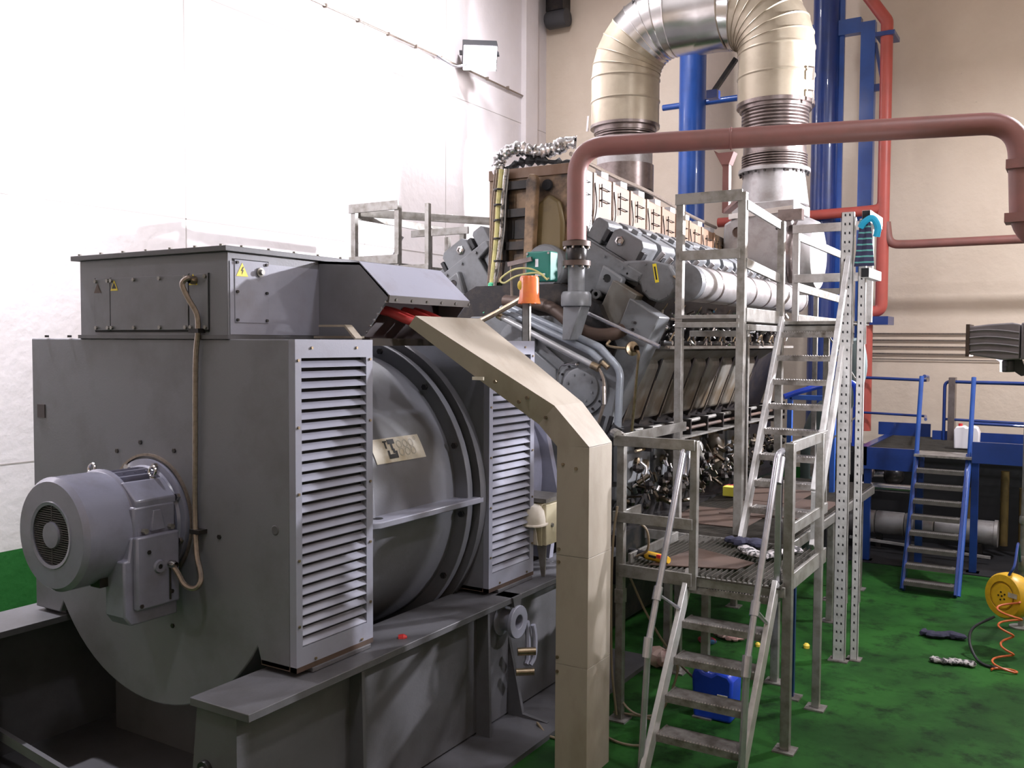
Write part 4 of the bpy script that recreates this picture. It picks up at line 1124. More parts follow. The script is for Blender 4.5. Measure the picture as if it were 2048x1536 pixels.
# ---- crankcase doors on the slanting side, then the lower row
def slope(u, w, y):
    """u = 0 at the foot, 1 at the top of the slanting side"""
    p = Vector((-3.86, 0, 1.86)) * (1 - u) + Vector((-3.57, 0, 2.66)) * u
    n_ = Vector((.94, 0, -.34))
    p = p + n_ * w
    return Vector((p.x, y, p.z))
d0 = None
for k in range(NCYL):
    y = 8.0 + k * PIT
    if d0 is None:
        m = MB(); h = .20
        a_ = [slope(.08, .0, y - h), slope(.08, .0, y + h), slope(.90, .0, y + h), slope(.90, .0, y - h)]
        b__ = [slope(.14, .085, y - h + .07), slope(.14, .085, y + h - .07), slope(.80, .085, y + h - .07), slope(.80, .085, y - h + .07)]
        m.hexa(a_, b__)
        d0 = [m.build('crankcase_door', ENGST, en, bevel=.03)]
        m = MB().bar(slope(.04, .03, y + .23), slope(.94, .03, y + .23), .05, .05)
        d0.append(m.build('side_rib', ENGDK, en))
        if True:
            m = MB().cyl(slope(.10, .06, y + .225), slope(.60, .06, y + .225), .009, 8)
            d0.append(m.build('tie_rod', HOSE, en))
        m = MB().box(-3.72, -3.645, y - .17, y + .17, 1.22, 1.74)
        d0.append(m.build('lower_door', ENG, en, bevel=.02))
        for mm_ in (MB().cyl((-3.645, y, 1.5), (-3.61, y, 1.5), .05, 12), MB().cyl((-3.645, y - .12, 1.66), (-3.62, y - .12, 1.66), .018, 8), MB().cyl((-3.645, y + .12, 1.66), (-3.62, y + .12, 1.66), .018, 8)):
            d0.append(mm_.build('door_clamp', BRASS, en))
    else:
        for o in d0: clone(o, en, (0, k * PIT, 0))
MB().prism([(-3.80, 2.60), (-3.50, 2.66), (-3.45, 2.62), (-3.62, 2.50)], 'y', 7.95, 12.3).build('side_ledge', ENGST, en)
for (x, z, r, mm) in ((-3.42, 1.90, .022, GALV), (-3.36, 1.84, .018, PLATE), (-3.48, 1.80, .03, ENGDK), (-3.40, 1.72, .014, BRASS)):
    MB().cyl((x, 7.7, z), (x, 12.6, z), r, 10).build('side_pipe', mm, en)
MB().box(-3.50, -3.30, 7.9, 12.5, 1.755, 1.775).build('pipe_tray', GALV, en)
for k in range(10):
    y = 7.9 + .5 * k
    MB().box(-3.52, -3.33, y, y + .03, 1.70, 1.93).build('pipe_clamp', ENGDK, en)
# sight panel and valve gear low on the near end
MB().box(-3.66, -3.50, 7.75, 8.10, 1.40, 1.80).build('side_panel', ENG, en, bevel=.02)
MB().tube(smooth_path([(-3.49, 8.02, 1.58), (-3.44, 8.04, 1.52), (-3.45, 7.98, 1.42), (-3.5, 7.85, 1.36)], 6), .014, 8).build('drain_line', STEEL, en)
MB().lathe([(.0, 0), (.03, 0), (.035, .03), (.0, .04)], (-3.50, 7.93, 1.60), (1, 0, 0), 12).build('drain_valve', BRASS, en)
low = MB()
rnd = random.Random(11)
for k in range(150):
    y = rnd.uniform(7.7, 12.3); x = rnd.uniform(-3.6, -3.2); z = rnd.uniform(1.16, 1.55)
    d = Vector((rnd.uniform(-1, 1), rnd.uniform(-1, 1), rnd.uniform(-1, 1))).normalized() * rnd.uniform(.02, .08)
    low.cyl(Vector((x, y, z)) - d, Vector((x, y, z)) + d, rnd.choice((.006, .010, .018, .025)), 6)
low.build('loose_oily_fittings', OILBR, en, kind='stuff')
low = MB()
for k in range(150):
    y = rnd.uniform(7.7, 12.3); x = rnd.uniform(-3.6, -3.15); z = rnd.uniform(1.15, 1.6)
    low.ball((x, y, z), rnd.uniform(.015, .055), 6, 4)
low.build('oily_valve_bodies', ENGDK, en, kind='stuff')
spk = MB()
for k in range(60):
    y = rnd.uniform(7.8, 12.0); x = rnd.uniform(-3.4, -3.12); z = rnd.uniform(1.18, 1.6)
    spk.cyl((x, y, z), (x + rnd.uniform(-.03, .03), y + rnd.uniform(-.03, .03), z + rnd.uniform(.02, .06)), rnd.choice((.006, .010, .014)), 7)
spk.build('bright_nuts', STEEL, en, kind='stuff')
for k in range(3):
    y = 8.9 + .62 * k
    MB().tube(smooth_path([(-3.58, y, 1.70), (-3.52, y + .02, 1.6), (-3.5, y + .05, 1.45), (-3.52, y + .1, 1.25)], 6), [.06, .075, .08, .085, .08, .075, .08, .085, .08, .075, .08, .085, .08, .075, .07, .07, .07, .07, .07][:19], 12).build('cooler_pipe', ENGST, en)

# ---- exhaust insulation box in the V
ex = thing('exhaust_lagging', 'scorched tan insulated exhaust box in the V of the engine', 'exhaust cover', (GX, 10, 3.2))
MB().hexa([(-4.95, 7.95, 3.2), (-4.26, 7.95, 3.2), (-4.26, 12.4, 3.2), (-4.95, 12.4, 3.2)], [(-4.98, 7.95, 4.32), (-4.22, 7.95, 4.32), (-4.22, 12.4, 4.08), (-4.98, 12.4, 4.08)]).build('inner_casing', ENGDK, ex)
npan = 10
for k in range(npan):
    y0 = 7.88 + k * .44; y1 = y0 + .425
    zt0 = 4.41 - .065 * (y0 - 7.88); zt1 = 4.41 - .065 * (y1 - 7.88)
    for side in (1, -1):
        if side == -1 and k > 2: continue
        x0 = GX + side * .43; x1 = GX + side * .475
        b4 = [(x0, y0, 3.3), (x1, y0, 3.3), (x1, y1, 3.3), (x0, y1, 3.3)]
        t4 = [(x0, y0, zt0), (x1, y0, zt0), (x1, y1, zt1), (x0, y1, zt1)]
        if side == -1: b4 = b4[::-1]; t4 = t4[::-1]
        pn = MB().hexa(b4, t4).build('side_panel', TAN if k not in (0, 9) else (ALUW if k == 0 else RUST), ex, bevel=.012)
        if side == 1:
            ym = (y0 + y1) / 2
            hn = MB()
            hn.tube([(x1, ym - .09, zt0 - .13), (x1 + .025, ym - .09, zt0 - .13), (x1 + .025, ym + .09, zt0 - .14), (x1, ym + .09, zt0 - .14)], .006, 6)
            hn.build('wire_clip', ENGDK, pn)
            MB().tube([(x1, ym - .09, zt0 - .25), (x1 + .025, ym - .09, zt0 - .25), (x1 + .025, ym + .09, zt0 - .26), (x1, ym + .09, zt0 - .26)], .006, 6).build('wire_clip', ENGDK, pn)
            MB().tube([(x1 + .02, ym - .09, zt0 - .09), (x1 + .02, ym - .09, zt0 - .32)], .006, 6).build('wire_clip', ENGDK, pn)
            MB().box(x1, x1 + .012, y1 - .03, y1 + .03, 3.3, zt1).build('seam_strip', TAN, pn)
            MB().tube(smooth_path([(x1 + .015, y1 - .01, zt1 - .1), (x1 + .03, y1 + .0, zt1 - .35), (x1 + .02, y1 - .12, zt1 - .65)], 5), .006, 6).build('sensor_wire', ENGDK, pn)
MB().hexa([(-5.0, 7.9, 4.38), (-4.20, 7.9, 4.38), (-4.20, 12.3, 4.10), (-5.0, 12.3, 4.10)], [(-5.0, 7.9, 4.40), (-4.20, 7.9, 4.40), (-4.20, 12.3, 4.12), (-5.0, 12.3, 4.12)]).build('top_cover', ALUW, ex)
for k in range(9):
    y = 8.15 + .47 * k
    MB().box(-4.38, -4.22, y, y + .16, 4.34 - .065 * (y - 7.9), 4.50 - .065 * (y - 7.9)).build('top_bracket', ALUW, ex)
MB().tube(smooth_path([(-4.30, 8.1, 4.55), (-4.27, 9.0, 4.47), (-4.28, 10.0, 4.44), (-4.27, 11.2, 4.33), (-4.28, 12.3, 4.28)], 8), .022, 8).build('top_conduit', HOSE, ex)
# scorched front end: plate, rungs, channel and olive cover
MB().box(-5.09, -4.19, 7.86, 7.90, 3.30, 4.40).build('front_plate', RUST, ex)
MB().box(-5.09, -4.18, 7.84, 7.875, 4.31, 4.41).build('front_top_strip', TAN, ex, bevel=.004)
MB().box(-4.90, -4.86, 7.80, 7.86, 3.10, 4.34).build('front_frame', SOOT, ex)
for z in (4.25, 3.98, 3.66):
    MB().box(-4.88, -4.62, 7.80, 7.86, z - .05, z + .03).build('front_rung', SOOT, ex)
MB().box(-4.88, -4.62, 7.845, 7.862, 3.72, 3.92).build('scorched_window', SOOT, ex)
MB().prism([(-4.63, 3.1), (-4.53, 3.1), (-4.47, 4.25), (-4.49, 4.31), (-4.55, 4.32), (-4.585, 4.25)], 'y', 7.72, 7.80).build('front_channel', RUST, ex, bevel=.01)
MB().prism([(-4.56, 3.5), (-4.22, 3.5), (-4.22, 3.85), (-4.26, 4.05), (-4.38, 4.13), (-4.50, 4.05), (-4.56, 3.85)], 'y', 7.80, 7.87).build('olive_cover', OLIVE, ex, bevel=.03)
MB().lathe([(0, -.03), (.05, -.03), (.055, 0)], (-4.42, 7.86, 4.22), (0, 1, 0), 16).build('soot_port', DARK, ex)
MB().box(-4.90, -4.22, 7.78, 7.95, 3.10, 3.50).build('lower_casing', SOOT, ex, bevel=.02)
MB().lathe([(.0, 0), (.20, 0), (.22, .03), (.22, .25)], (-4.38, 7.70, 3.42), (0, 1, 0), 24).build('lower_flange', ENG, ex)
# bundle of wires up the left edge, tied with green tape at the foot
wi = thing('wire_bundle', 'straw-yellow wire bundle tied with green tape beside the scorched exhaust box', 'wires', (-4.98, 7.74, 3.0))
for k, (dx, r, mm) in enumerate(((0, .026, CABYEL), (.05, .020, FOIL), (-.05, .009, HOSE), (-.075, .008, HOSE), (.085, .008, GALV))):
    MB().tube(smooth_path([(-4.90 + dx, 7.78, 4.40), (-4.92 + dx, 7.76, 4.1), (-4.93 + dx, 7.75, 3.8), (-4.955 + dx * .8, 7.74, 3.5), (-4.98 + dx * .6, 7.73, 3.25)], 6), r, 8).build('wire', mm, wi)
for z in (4.2, 4.05, 3.9, 3.72, 3.5):
    MB().lathe([(.05, -.01), (.052, 0), (.05, .01)], (-4.92, 7.76, z), (0, 0, 1), 12).build('cable_tie', ENGDK, wi)
MB().tube(smooth_path([(-4.98, 7.73, 3.28), (-4.97, 7.70, 3.20), (-4.93, 7.68, 3.12), (-4.95, 7.66, 3.02), (-5.02, 7.64, 2.98)], 6), [.03, .036, .03, .034, .038, .03, .028, .034, .036, .03, .026, .03, .034, .03, .026, .03, .03, .028, .03, .026, .03, .03, .028, .026, .02][:25], 9).build('green_tape', GREENT, wi)
# foil-wrapped pipe over the top
fo = smooth_path([(-5.0, 7.9, 4.38), (-5.02, 7.9, 4.50), (-4.92, 7.92, 4.60), (-4.78, 7.95, 4.62), (-4.62, 8.0, 4.58), (-4.48, 8.05, 4.60), (-4.34, 8.1, 4.66), (-4.26, 8.14, 4.66)], 7)
rr = random.Random(5)
MB().tube(fo, [.065 + rr.uniform(-.014, .016) for _ in fo], 12).build('foil_wrapped_pipe', FOIL, label='crumpled foil-wrapped pipe arching over the scorched exhaust box', cat='pipe')
MB().tube(smooth_path([(-4.95, 7.95, 4.40), (-4.85, 7.98, 4.48), (-4.65, 8.0, 4.50), (-4.45, 8.05, 4.47), (-4.25, 8.1, 4.42)], 6), [.03 + rr.uniform(-.01, .03) for _ in range(25)], 8).build('charred_lagging', BLACK, label='black charred lagging under the foil-wrapped pipe', cat='lagging')
# ------------------------------------------------------------------ exhaust ducts over the turbochargers
def arc_path(p0, up_z, r, side, end):
    """vertical run, quarter bend towards side (+1/-1 in x) and a run to the end point"""
    out = [Vector(p0), Vector((p0[0], p0[1], up_z))]
    for k in range(1, 9):
        a = math.pi / 2 * k / 8
        out.append(Vector((p0[0] + side * r * (1 - math.cos(a)), p0[1], up_z + r * math.sin(a))))
    out.append(Vector(end))
    return out
def clad(root, path, r, mats):
    """one cladding ring for each stretch of the path, each with a rolled bead"""
    for i in range(len(path) - 1):
        a, b = path[i], path[i + 1]
        d = (b - a)
        ta = ((a - path[i - 1]).normalized() + d.normalized()).normalized() if i > 0 else d.normalized()
        tb_ = ((path[i + 2] - b).normalized() + d.normalized()).normalized() if i + 2 < len(path) else d.normalized()
        u = Vector((0, 1, 0))
        m = MB()
        vs, fs = [], []
        N = 40
        rings_ = [(a, ta, r), (a + d * .06, (ta * .94 + tb_ * .06).normalized(), r), (b - d * .10, (ta * .1 + tb_ * .9).normalized(), r), (b - d * .05, tb_, r + .012), (b, tb_, r + .010), (b, tb_, r - .02)]
        for (p, t, q) in rings_:
            x = t.cross(u).normalized(); y = x.cross(t).normalized()
            for k in range(N):
                an = 2 * math.pi * k / N
                vs.append(p + (x * math.cos(an) + y * math.sin(an)) * q)
        for j in range(len(rings_) - 1):
            for k in range(N):
                k2 = (k + 1) % N
                fs.append((j * N + k, j * N + k2, (j + 1) * N + k2, (j + 1) * N + k))
        m.add(vs, fs)
        m.build('cladding_ring', mats[i], root)
def bellows(root, x, y, z0, z1, r, n):
    prof = []
    for k in range(n):
        za = z0 + (z1 - z0) * k / n; zb = z0 + (z1 - z0) * (k + 1) / n; zm = (za + zb) / 2
        prof += [(r - .022, za), (r, za + (zb - za) * .3), (r, za + (zb - za) * .7)]
    prof.append((r - .022, z1))
    MB().lathe(prof, (x, y, 0), (0, 0, 1), 44).build('bellows', BELL, root)
def pipe_z(root, name, x, y, z0, z1, r0, m, r1=None):
    r1 = r0 if r1 is None else r1
    return MB().lathe([(0, z0), (r0, z0), (r1, z1), (0, z1)], (x, y, 0), (0, 0, 1), 44).build(name, m, root)

dl_ = thing('exhaust_duct', 'cream-clad exhaust duct rising on the left and bending right into the header', 'duct', (-5.70, 12.4, 4.3))
x, y = -5.70, 12.4
pth = arc_path((x, y, 5.83), 6.50, .72, 1, (-4.44, 12.48, 7.24))
pth.insert(1, Vector((x, y, 6.18)))
clad(dl_, pth, .49, [CREAM] * 6 + [ALU] * 8)
MB().lathe([(.50, 5.83), (.50, 5.79), (.40, 5.78)], (x, y, 0), (0, 0, 1), 44).build('skirt_lip', BELL, dl_)
pipe_z(dl_, 'collar', x, y, 5.72, 5.80, .45, BELL)
bellows(dl_, x, y, 5.50, 5.73, .43, 6)
pipe_z(dl_, 'spool', x, y, 5.26, 5.50, .40, ALUW)
pipe_z(dl_, 'spool', x, y, 4.9, 5.26, .42, BELL)
pipe_z(dl_, 'turbine_outlet', x, y, 3.9, 4.9, .46, ENGDK, .42)
MB().box(-6.25, -5.2, 12.0, 12.8, 3.2, 4.1).build('turbine_casing', ENGDK, dl_)
for (px_, pz_) in ((-6.19, 5.95),):
    MB().bar((px_ - .02, 12.2, 5.78), (px_ + .0, 12.2, 6.0), .03, .02).build('latch', ALU, dl_)
MB().tube([(x + .28, y - .4, 7.02), (x + .26, y - .40, 7.10), (x + .22, y - .40, 7.08)], .02, 8).build('lifting_eye', ENGDK, dl_)

dr_ = thing('exhaust_duct', 'cream-clad exhaust duct rising on the right over the turbocharger and bending left', 'duct', (-3.58, 12.6, 4.95))
x, y = -3.58, 12.6
pth = arc_path((x, y, 5.92), 6.62, .62, -1, (-4.44, 12.50, 7.24))
pth.insert(1, Vector((x, y, 6.28)))
clad(dr_, pth, .50, [CREAM] * 9 + [ALU] * 4)
MB().lathe([(.51, 5.92), (.51, 5.87), (.42, 5.86)], (x, y, 0), (0, 0, 1), 44).build('skirt_lip', BELL, dr_)
pipe_z(dr_, 'collar', x, y, 5.82, 5.88, .47, BELL)
bellows(dr_, x, y, 5.55, 5.83, .44, 6)
pipe_z(dr_, 'spool', x, y, 5.24, 5.55, .41, BELL)
bellows(dr_, x, y, 5.04, 5.24, .43, 6)
MB().lathe([(.40, 4.99), (.47, 4.99), (.47, 5.04), (.40, 5.04)], (x, y, 0), (0, 0, 1), 44).build('flange', ALUW, dr_, bevel=.005)
bolts(ring((x, y, 4.99), (0, 0, 1), .445, 22), (0, 0, -1), .016, .03).build('flange_bolts', ENGDK, dr_, kind='stuff')
pipe_z(dr_, 'outlet_cone', x, y, 4.55, 4.99, .46, ALUW, .40)
for k in range(2):
    MB().tube([(x + .48, y - .2, 6.3 - .3 * k), (x + .55, y - .2, 6.28 - .3 * k), (x + .54, y - .2, 6.12 - .3 * k)], .014, 6).build('toggle_latch', ALU, dr_)
hd2 = thing('exhaust_header', 'shiny aluminium header duct where both exhaust bends meet', 'duct', (-4.45, 12.48, 6.8))
clad(hd2, [Vector((-4.45, 12.5, 7.35)), Vector((-4.45, 12.52, 7.9)), Vector((-4.45, 12.55, 8.6)), Vector((-4.45, 12.55, 9.98))], .47, [ALU] * 3)
MB().bar((-4.26, 13.0, 6.74), (-4.60, 13.0, 6.30), .07, .06).build('hanger_strut', ENGDK, hd2)
MB().box(-4.68, -4.52, 12.95, 13.1, 6.22, 6.34).build('strut_foot', BLUED, hd2)
MB().lathe([(.49, -4.66), (.512, -4.65), (.512, -4.24), (.49, -4.23)], (0, 12.49, 7.24), (1, 0, 0), 44).build('joint_sleeve', ALU, hd2)
# hanger chain
ch = MB()
for k in range(12):
    z = 7.30 + .055 * k
    cc = Vector((-5.42, 12.02, z))
    t_ = Vector((1, 0, 0)) if k % 2 else Vector((0, 1, 0))
    ch.tube([cc + t_ * math.cos(a) * .016 + Vector((0, 0, 1)) * math.sin(a) * .035 for a in [2 * math.pi * j / 8 for j in range(9)]], .006, 5)
ch.build('hanger_chain', ENGDK, label='dark chain hanging down to the left exhaust duct', cat='chain')

# turbocharger under the right duct
tc_ = thing('turbocharger', 'pale grey turbocharger casing with round intake drum under the right exhaust duct', 'turbocharger', (-3.5, 12.4, 3.0))
MB().prism([(-4.12, 4.30), (-3.9, 4.42), (-3.22, 4.45), (-3.12, 3.55), (-3.35, 3.20), (-3.95, 3.05), (-4.15, 3.5)], 'y', 12.15, 12.9).build('casing', ALUW, tc_, bevel=.03)
MB().box(-4.0, -3.18, 12.12, 12.95, 4.42, 4.56).build('outlet_flange', ALUW, tc_, bevel=.01)
MB().obox((-3.62, 12.14, 4.42), Vector((.42, 0, .03)), Vector((0, .03, 0)), Vector((0, 0, .035))).build('flange_bar', ALU, tc_)
MB().lathe([(0, 0), (.46, 0), (.50, .05), (.50, .28), (.44, .40), (.30, .44), (0, .45)], (-3.35, 12.5, 3.86), (1, 0, 0), 40).build('intake_drum', ALUW, tc_)
MB().lathe([(.505, .10), (.515, .12), (.515, .17), (.505, .19)], (-3.35, 12.5, 3.86), (1, 0, 0), 40).build('drum_band', BELL, tc_)
MB().lathe([(0, 0), (.06, 0), (.07, -.02)], (-3.92, 12.14, 4.18), (0, 1, 0), 14).build('rusty_port', PLATE, tc_)
bolts([(-3.72, 12.15, 3.55), (-3.98, 12.15, 3.85), (-3.4, 12.15, 4.2)], (0, -1, 0), .02, .01).build('casing_bolts', ENGDK, tc_, kind='stuff')
MB().box(-3.35, -3.05, 12.0, 12.12, 4.28, 4.42).build('sensor_box', BELL, tc_)

# ------------------------------------------------------------------ brown pipe over the aisle
bpipe = thing('brown_water_pipe', 'thick red-brown pipe rising from the engine front and crossing over to the right', 'pipe', (-3.82, 7.3, 2.8))
pp = fillet([(-3.81, 7.30, 3.60), (-3.82, 7.31, 4.42), (-0.44, 8.20, 4.42), (-0.40, 8.21, 3.50), (1.2, 8.4, 3.47)], .27, 10)
MB().tube(pp, .086, 24).build('pipe_run', BROWN, bpipe)
for z in (3.57, 3.40):
    MB().lathe([(.086, z - .022), (.125, z - .022), (.125, z + .022), (.086, z + .022)], (-3.81, 7.30, 0), (0, 0, 1), 28).build('flange', PLATE, bpipe)
    bolts(ring((-3.81, 7.30, z - .022), (0, 0, 1), .107, 8, .2), (0, 0, -1), .012, .02).build('flange_bolts', STEEL, bpipe, kind='stuff')
MB().lathe([(.085, 3.42), (.095, 3.45), (.095, 3.52), (.085, 3.55)], (-3.81, 7.30, 0), (0, 0, 1), 24).build('rubber_joint', ENGDK, bpipe)
MB().lathe([(.075, 3.15), (.075, 3.38)], (-3.81, 7.30, 0), (0, 0, 1), 24).build('neck', ENG, bpipe)
MB().lathe([(0, 3.02), (.13, 3.02), (.135, 3.04), (.135, 3.12), (.12, 3.15), (0, 3.15)], (-3.81, 7.30, 0), (0, 0, 1), 24).build('flange', ENG, bpipe, bevel=.005)
MB().hexa([(-3.95, 7.30, 2.72), (-3.83, 7.22, 2.72), (-3.83, 7.42, 2.72), (-3.95, 7.42, 2.72)], [(-3.90, 7.22, 3.02), (-3.72, 7.22, 3.02), (-3.72, 7.40, 3.02), (-3.90, 7.40, 3.02)]).build('pump_outlet', ENG, bpipe, bevel=.01)
MB().lathe([(.088, 0), (.094, .004), (.094, .016), (.088, .02)], (-2.55, 7.645, 4.42), (.966, .257, 0), 24).build('weld_band', BROWN, bpipe)
for z in (4.09, 3.68):
    MB().box(-.52, -.28, 8.10, 8.32, z - .035, z + .035).build('pipe_clamp', BROWN, bpipe)
sp_ = MB()
sp_.box(-2.60, -2.545, 7.62, 7.68, 3.80, 4.24); sp_.prism([(-2.66, 4.30), (-2.50, 4.30), (-2.54, 4.20), (-2.60, 4.20)], 'y', 7.60, 7.70); sp_.prism([(-2.68, 4.33), (-2.60, 4.28), (-2.60, 4.18)], 'y', 7.62, 7.68)
sp_.bar((-2.572, 7.65, 3.81), (-2.31, 7.28, 3.86), .06, .03)
sp_.build('pipe_support', BROWN, label='red-brown support post under the middle of the brown pipe', cat='post')

# ------------------------------------------------------------------ blue columns and frame, red pipes at the back
bc = thing('blue_column_pipe', 'thick blue vertical pipe between the two exhaust ducts', 'pipe', (-5.47, 14.5, 0))
MB().lathe([(.215, 0), (.215, 9.98)], (-5.47, 14.5, 0), (0, 0, 1), 36).build('pipe_run', BLUE, bc)
bc = thing('blue_column_pipe', 'thick dark-blue vertical pipe with a flat flange right of the exhaust ducts', 'pipe', (-3.33, 14.5, 0))
MB().lathe([(.20, 0), (.20, 9.98)], (-3.36, 14.5, 0), (0, 0, 1), 36).build('pipe_run', BLUED, bc)
MB().box(-3.20, -3.10, 14.46, 14.52, 0, 9.98).build('flat_flange', BLUE, bc)
fr_ = thing('blue_pipe_frame', 'blue steel frame holding the red pipe against the back wall', 'frame', (-2.75, 14.5, 1.4))
MB().box(-2.86, -2.66, 14.42, 14.56, 1.43, 7.42).build('upright_beam', BLUE, fr_)
MB().box(-3.6, -2.86, 14.42, 14.56, 7.28, 7.50).build('cross_beam', BLUE, fr_)
MB().box(-2.60, -2.34, 14.1, 14.54, 7.08, 7.14).build('pipe_bracket', BLUED, fr_)
MB().box(-2.66, -2.44, 14.44, 14.50, 6.4, 6.5).build('pipe_bracket', BLUED, fr_)
MB().bar((-2.66, 14.5, 7.1), (-2.55, 14.45, 6.5), .04, .08).build('knee_brace', BLUED, fr_)
MB().box(-2.58, -2.33, 14.05, 14.54, 2.98, 3.10).build('pipe_bracket', BLUED, fr_)
MB().lathe([(.0, 0), (.05, 0), (.05, 1.5), (0, 1.5)], (-6.0, 14.55, 6.60), (1, 0, 0), 14).build('blue_cross_pipe', BLUE, label='slim blue horizontal pipe between the exhaust ducts', cat='pipe')
rp_ = thing('red_pipe', 'red vertical pipe on the blue frame at the back wall', 'pipe', (-2.50, 14.5, 1.2))
MB().tube(fillet([(-2.84, 14.2, 8.5), (-2.79, 14.2, 7.8), (-2.46, 14.2, 7.3), (-2.45, 14.2, 3.19), (-2.64, 14.17, 3.15), (-2.63, 14.15, 1.44)], .13, 8), .085, 20).build('riser', RED, rp_)
MB().tube(fillet([(-2.45, 14.2, 4.84), (-2.48, 14.2, 4.64), (-2.75, 14.2, 4.63), (-4.9, 14.2, 4.60)], .12, 8), .075, 18).build('branch', RED, rp_)
MB().tube(fillet([(-2.41, 14.2, 4.45), (-2.37, 14.2, 4.13), (-2.05, 14.2, 4.12), (1.5, 14.2, 4.12)], .16, 8), .062, 18).build('thin_branch', BROWN, rp_)
# conduits on the walls
for k, z in enumerate((2.866, 2.766, 2.667, 2.559, 2.475)):
    MB().cyl((-3.6, 15.165, z), (3.5, 15.165, z - .02), .013 if k < 4 else .008, 8).build('wall_conduit', HOSE, label=['topmost', 'second from the top', 'middle', 'second from the bottom', 'lowest'][k] + ' of the five thin conduits on the back wall', cat='conduit', group='conduits on the back wall')
lc = thing('wall_conduit', 'long thin dark conduit high on the white left wall', 'conduit', (XL + .03, 10, 6.3))
MB().tube(fillet([(XL + .03, 5.0, 7.11), (XL + .03, 11.75, 7.11), (XL + .03, 14.78, 7.08), (XL + .03, 14.83, 5.6)], .12, 6), .016, 8).build('conduit_run', HOSE, lc)
for k in range(10):
    yy = 8.6 + .65 * k
    MB().box(XL, XL + .05, yy - .012, yy + .012, 7.085, 7.135).build('saddle', HOSE, lc)
cb = thing('crane_bracket', 'dark steel bracket high in the far corner of the hall', 'bracket', (-8.3, 15.0, 8.4))
MB().box(-8.45, -8.1, 14.9, 15.19, 8.72, 9.4).build('beam', ENGDK, cb)
MB().lathe([(0, 0), (.14, 0), (.16, .03), (.16, .42), (0, .44)], (-8.47, 15.0, 8.58), (1, 0, 0), 20).build('buffer', LAMPM, cb)

# ------------------------------------------------------------------ blue platform with stair at the back right
bl = thing('blue_platform', 'blue steel platform with tube guard rails along the back wall', 'platform', (-.6, 13.2, 0))
BZ = 1.42
MB().box(-2.3, -1.62, 12.0, 12.04, 1.16, 1.43).build('edge_plate', BLUED, bl); MB().box(-1.0, 1.5, 11.62, 11.66, 1.36, 1.60).build('edge_plate', BLUED, bl)
MB().box(-2.3, -2.2, 12.0, 14.1, 1.2, 1.43).build('edge_plate', BLUED, bl)
MB().box(-2.4, -1.72, 13.9, 13.94, 1.42, 1.60).build('toe_board', BLUED, bl); MB().box(-1.66, 1.5, 13.6, 13.64, 1.34, 1.54).build('toe_board', BLUED, bl)
grating(bl, -2.2, 1.5, 12.04, 13.9, BZ, along='x', pitch=.06)
MB().box(-1.6, -1.0, 11.55, 12.04, 1.40, 1.425).build('landing_plate', TREAD, bl)
for (x, y) in ((-2.2, 12.1), (-1.6, 12.1), (-1.0, 12.1), (.6, 12.1), (-2.2, 13.8), (.6, 13.8), (-1.2, 13.8)):
    post(bl, x, y, 0, 1.36, m=BLUED, w=.08)
def brail(pts, r=.022, name='rail', m=BLUED):
    MB().tube(fillet(pts, .07, 5), r, 10).build(name, m, bl)
brail([(-2.65, 14.0, 2.22), (-1.78, 14.0, 2.20), (-1.58, 12.4, 2.30), (-1.56, 11.95, 2.32)]); brail([(-2.65, 14.0, 1.715), (-1.80, 14.0, 1.70), (-1.58, 12.3, 1.78)], .018)
brail([(-1.52, 13.6, BZ), (-1.52, 13.6, 2.205), (.0, 13.6, 2.19), (1.5, 13.6, 2.19)]); brail([(-1.52, 13.6, 1.70), (1.5, 13.6, 1.66)], .018)
brail([(-1.05, 12.0, 2.26), (-.3, 12.0, 2.26), (1.5, 12.0, 2.26)]); brail([(-1.03, 12.0, 1.78), (1.5, 12.0, 1.76)], .018)
bs = thing('blue_stair', 'narrow blue stair with dirty treads leading up to the blue platform', 'stairs', (-1.3, 11.2, 0))
stair(bs, -1.57, -1.05, 10.80, 0.0, 11.72, 1.42, [(11.46 - .107 * k, 1.27 - .163 * k) for k in range(8)], BLUED, TREADB, .03, .14)
for x in (-1.59, -1.03):
    MB().tube(fillet([(x, 10.86, .0), (x, 11.68, 1.40), (x, 11.95, 2.32)], .2, 6), .026, 12).build('handrail', BLUE, bs)
MB().box(-1.47, -1.39, 13.55, 13.75, BZ, 2.26).build('lagged_pipe_stub', BELL, label='brown lagged pipe stub standing by the blue rail', cat='pipe')
# tank and pipes in the dark under the blue platform
tk_ = thing('lagged_tank', 'long metal-clad horizontal tank in the shade under the blue platform', 'tank', (-1.2, 13, .1))
for k in range(5):
    x0 = -2.6 + .36 * k
    MB().lathe([(0, 0), (.15, 0), (.155, .01), (.155, .34), (.14, .352), (0, .352)], (x0, 13.0, .33), (1, 0, 0), 24).build('clad_section', ALUW, tk_)
MB().lathe([(0, .36), (.17, .36), (.17, .40), (0, .40)], (-1.2, 13.0, .33), (1, 0, 0), 24).build('end_flange', ALUW, tk_)
for x in (-2.2, -1.0):
    MB().box(x - .03, x + .03, 12.9, 13.1, 0, .2).build('saddle', ENGDK, tk_)
MB().bar((-2.5, 12.6, .17), (-.85, 12.6, .10), .04, .03).build('floor_bar', ALUW, label='pale flat bar lying in front of the tank under the platform', cat='bar')
MB().lathe([(0, 0), (.055, 0), (.055, .75), (.03, .78), (0, .78)], (-2.45, 12.6, .86), (1, 0, 0), 18).build('shiny_pipe', ALU, label='short shiny pipe under the left end of the blue platform', cat='pipe')
pv = thing('pump_valves', 'dark valve cluster under the blue platform', 'valves', (-2.2, 12.7, .9))
MB().ball((-2.0, 12.75, 1.0), .13, 14, 10).build('valve_body', ENGDK, pv); MB().ball((-2.3, 12.72, 1.02), .08, 12, 8).build('valve_body', BELL, pv)
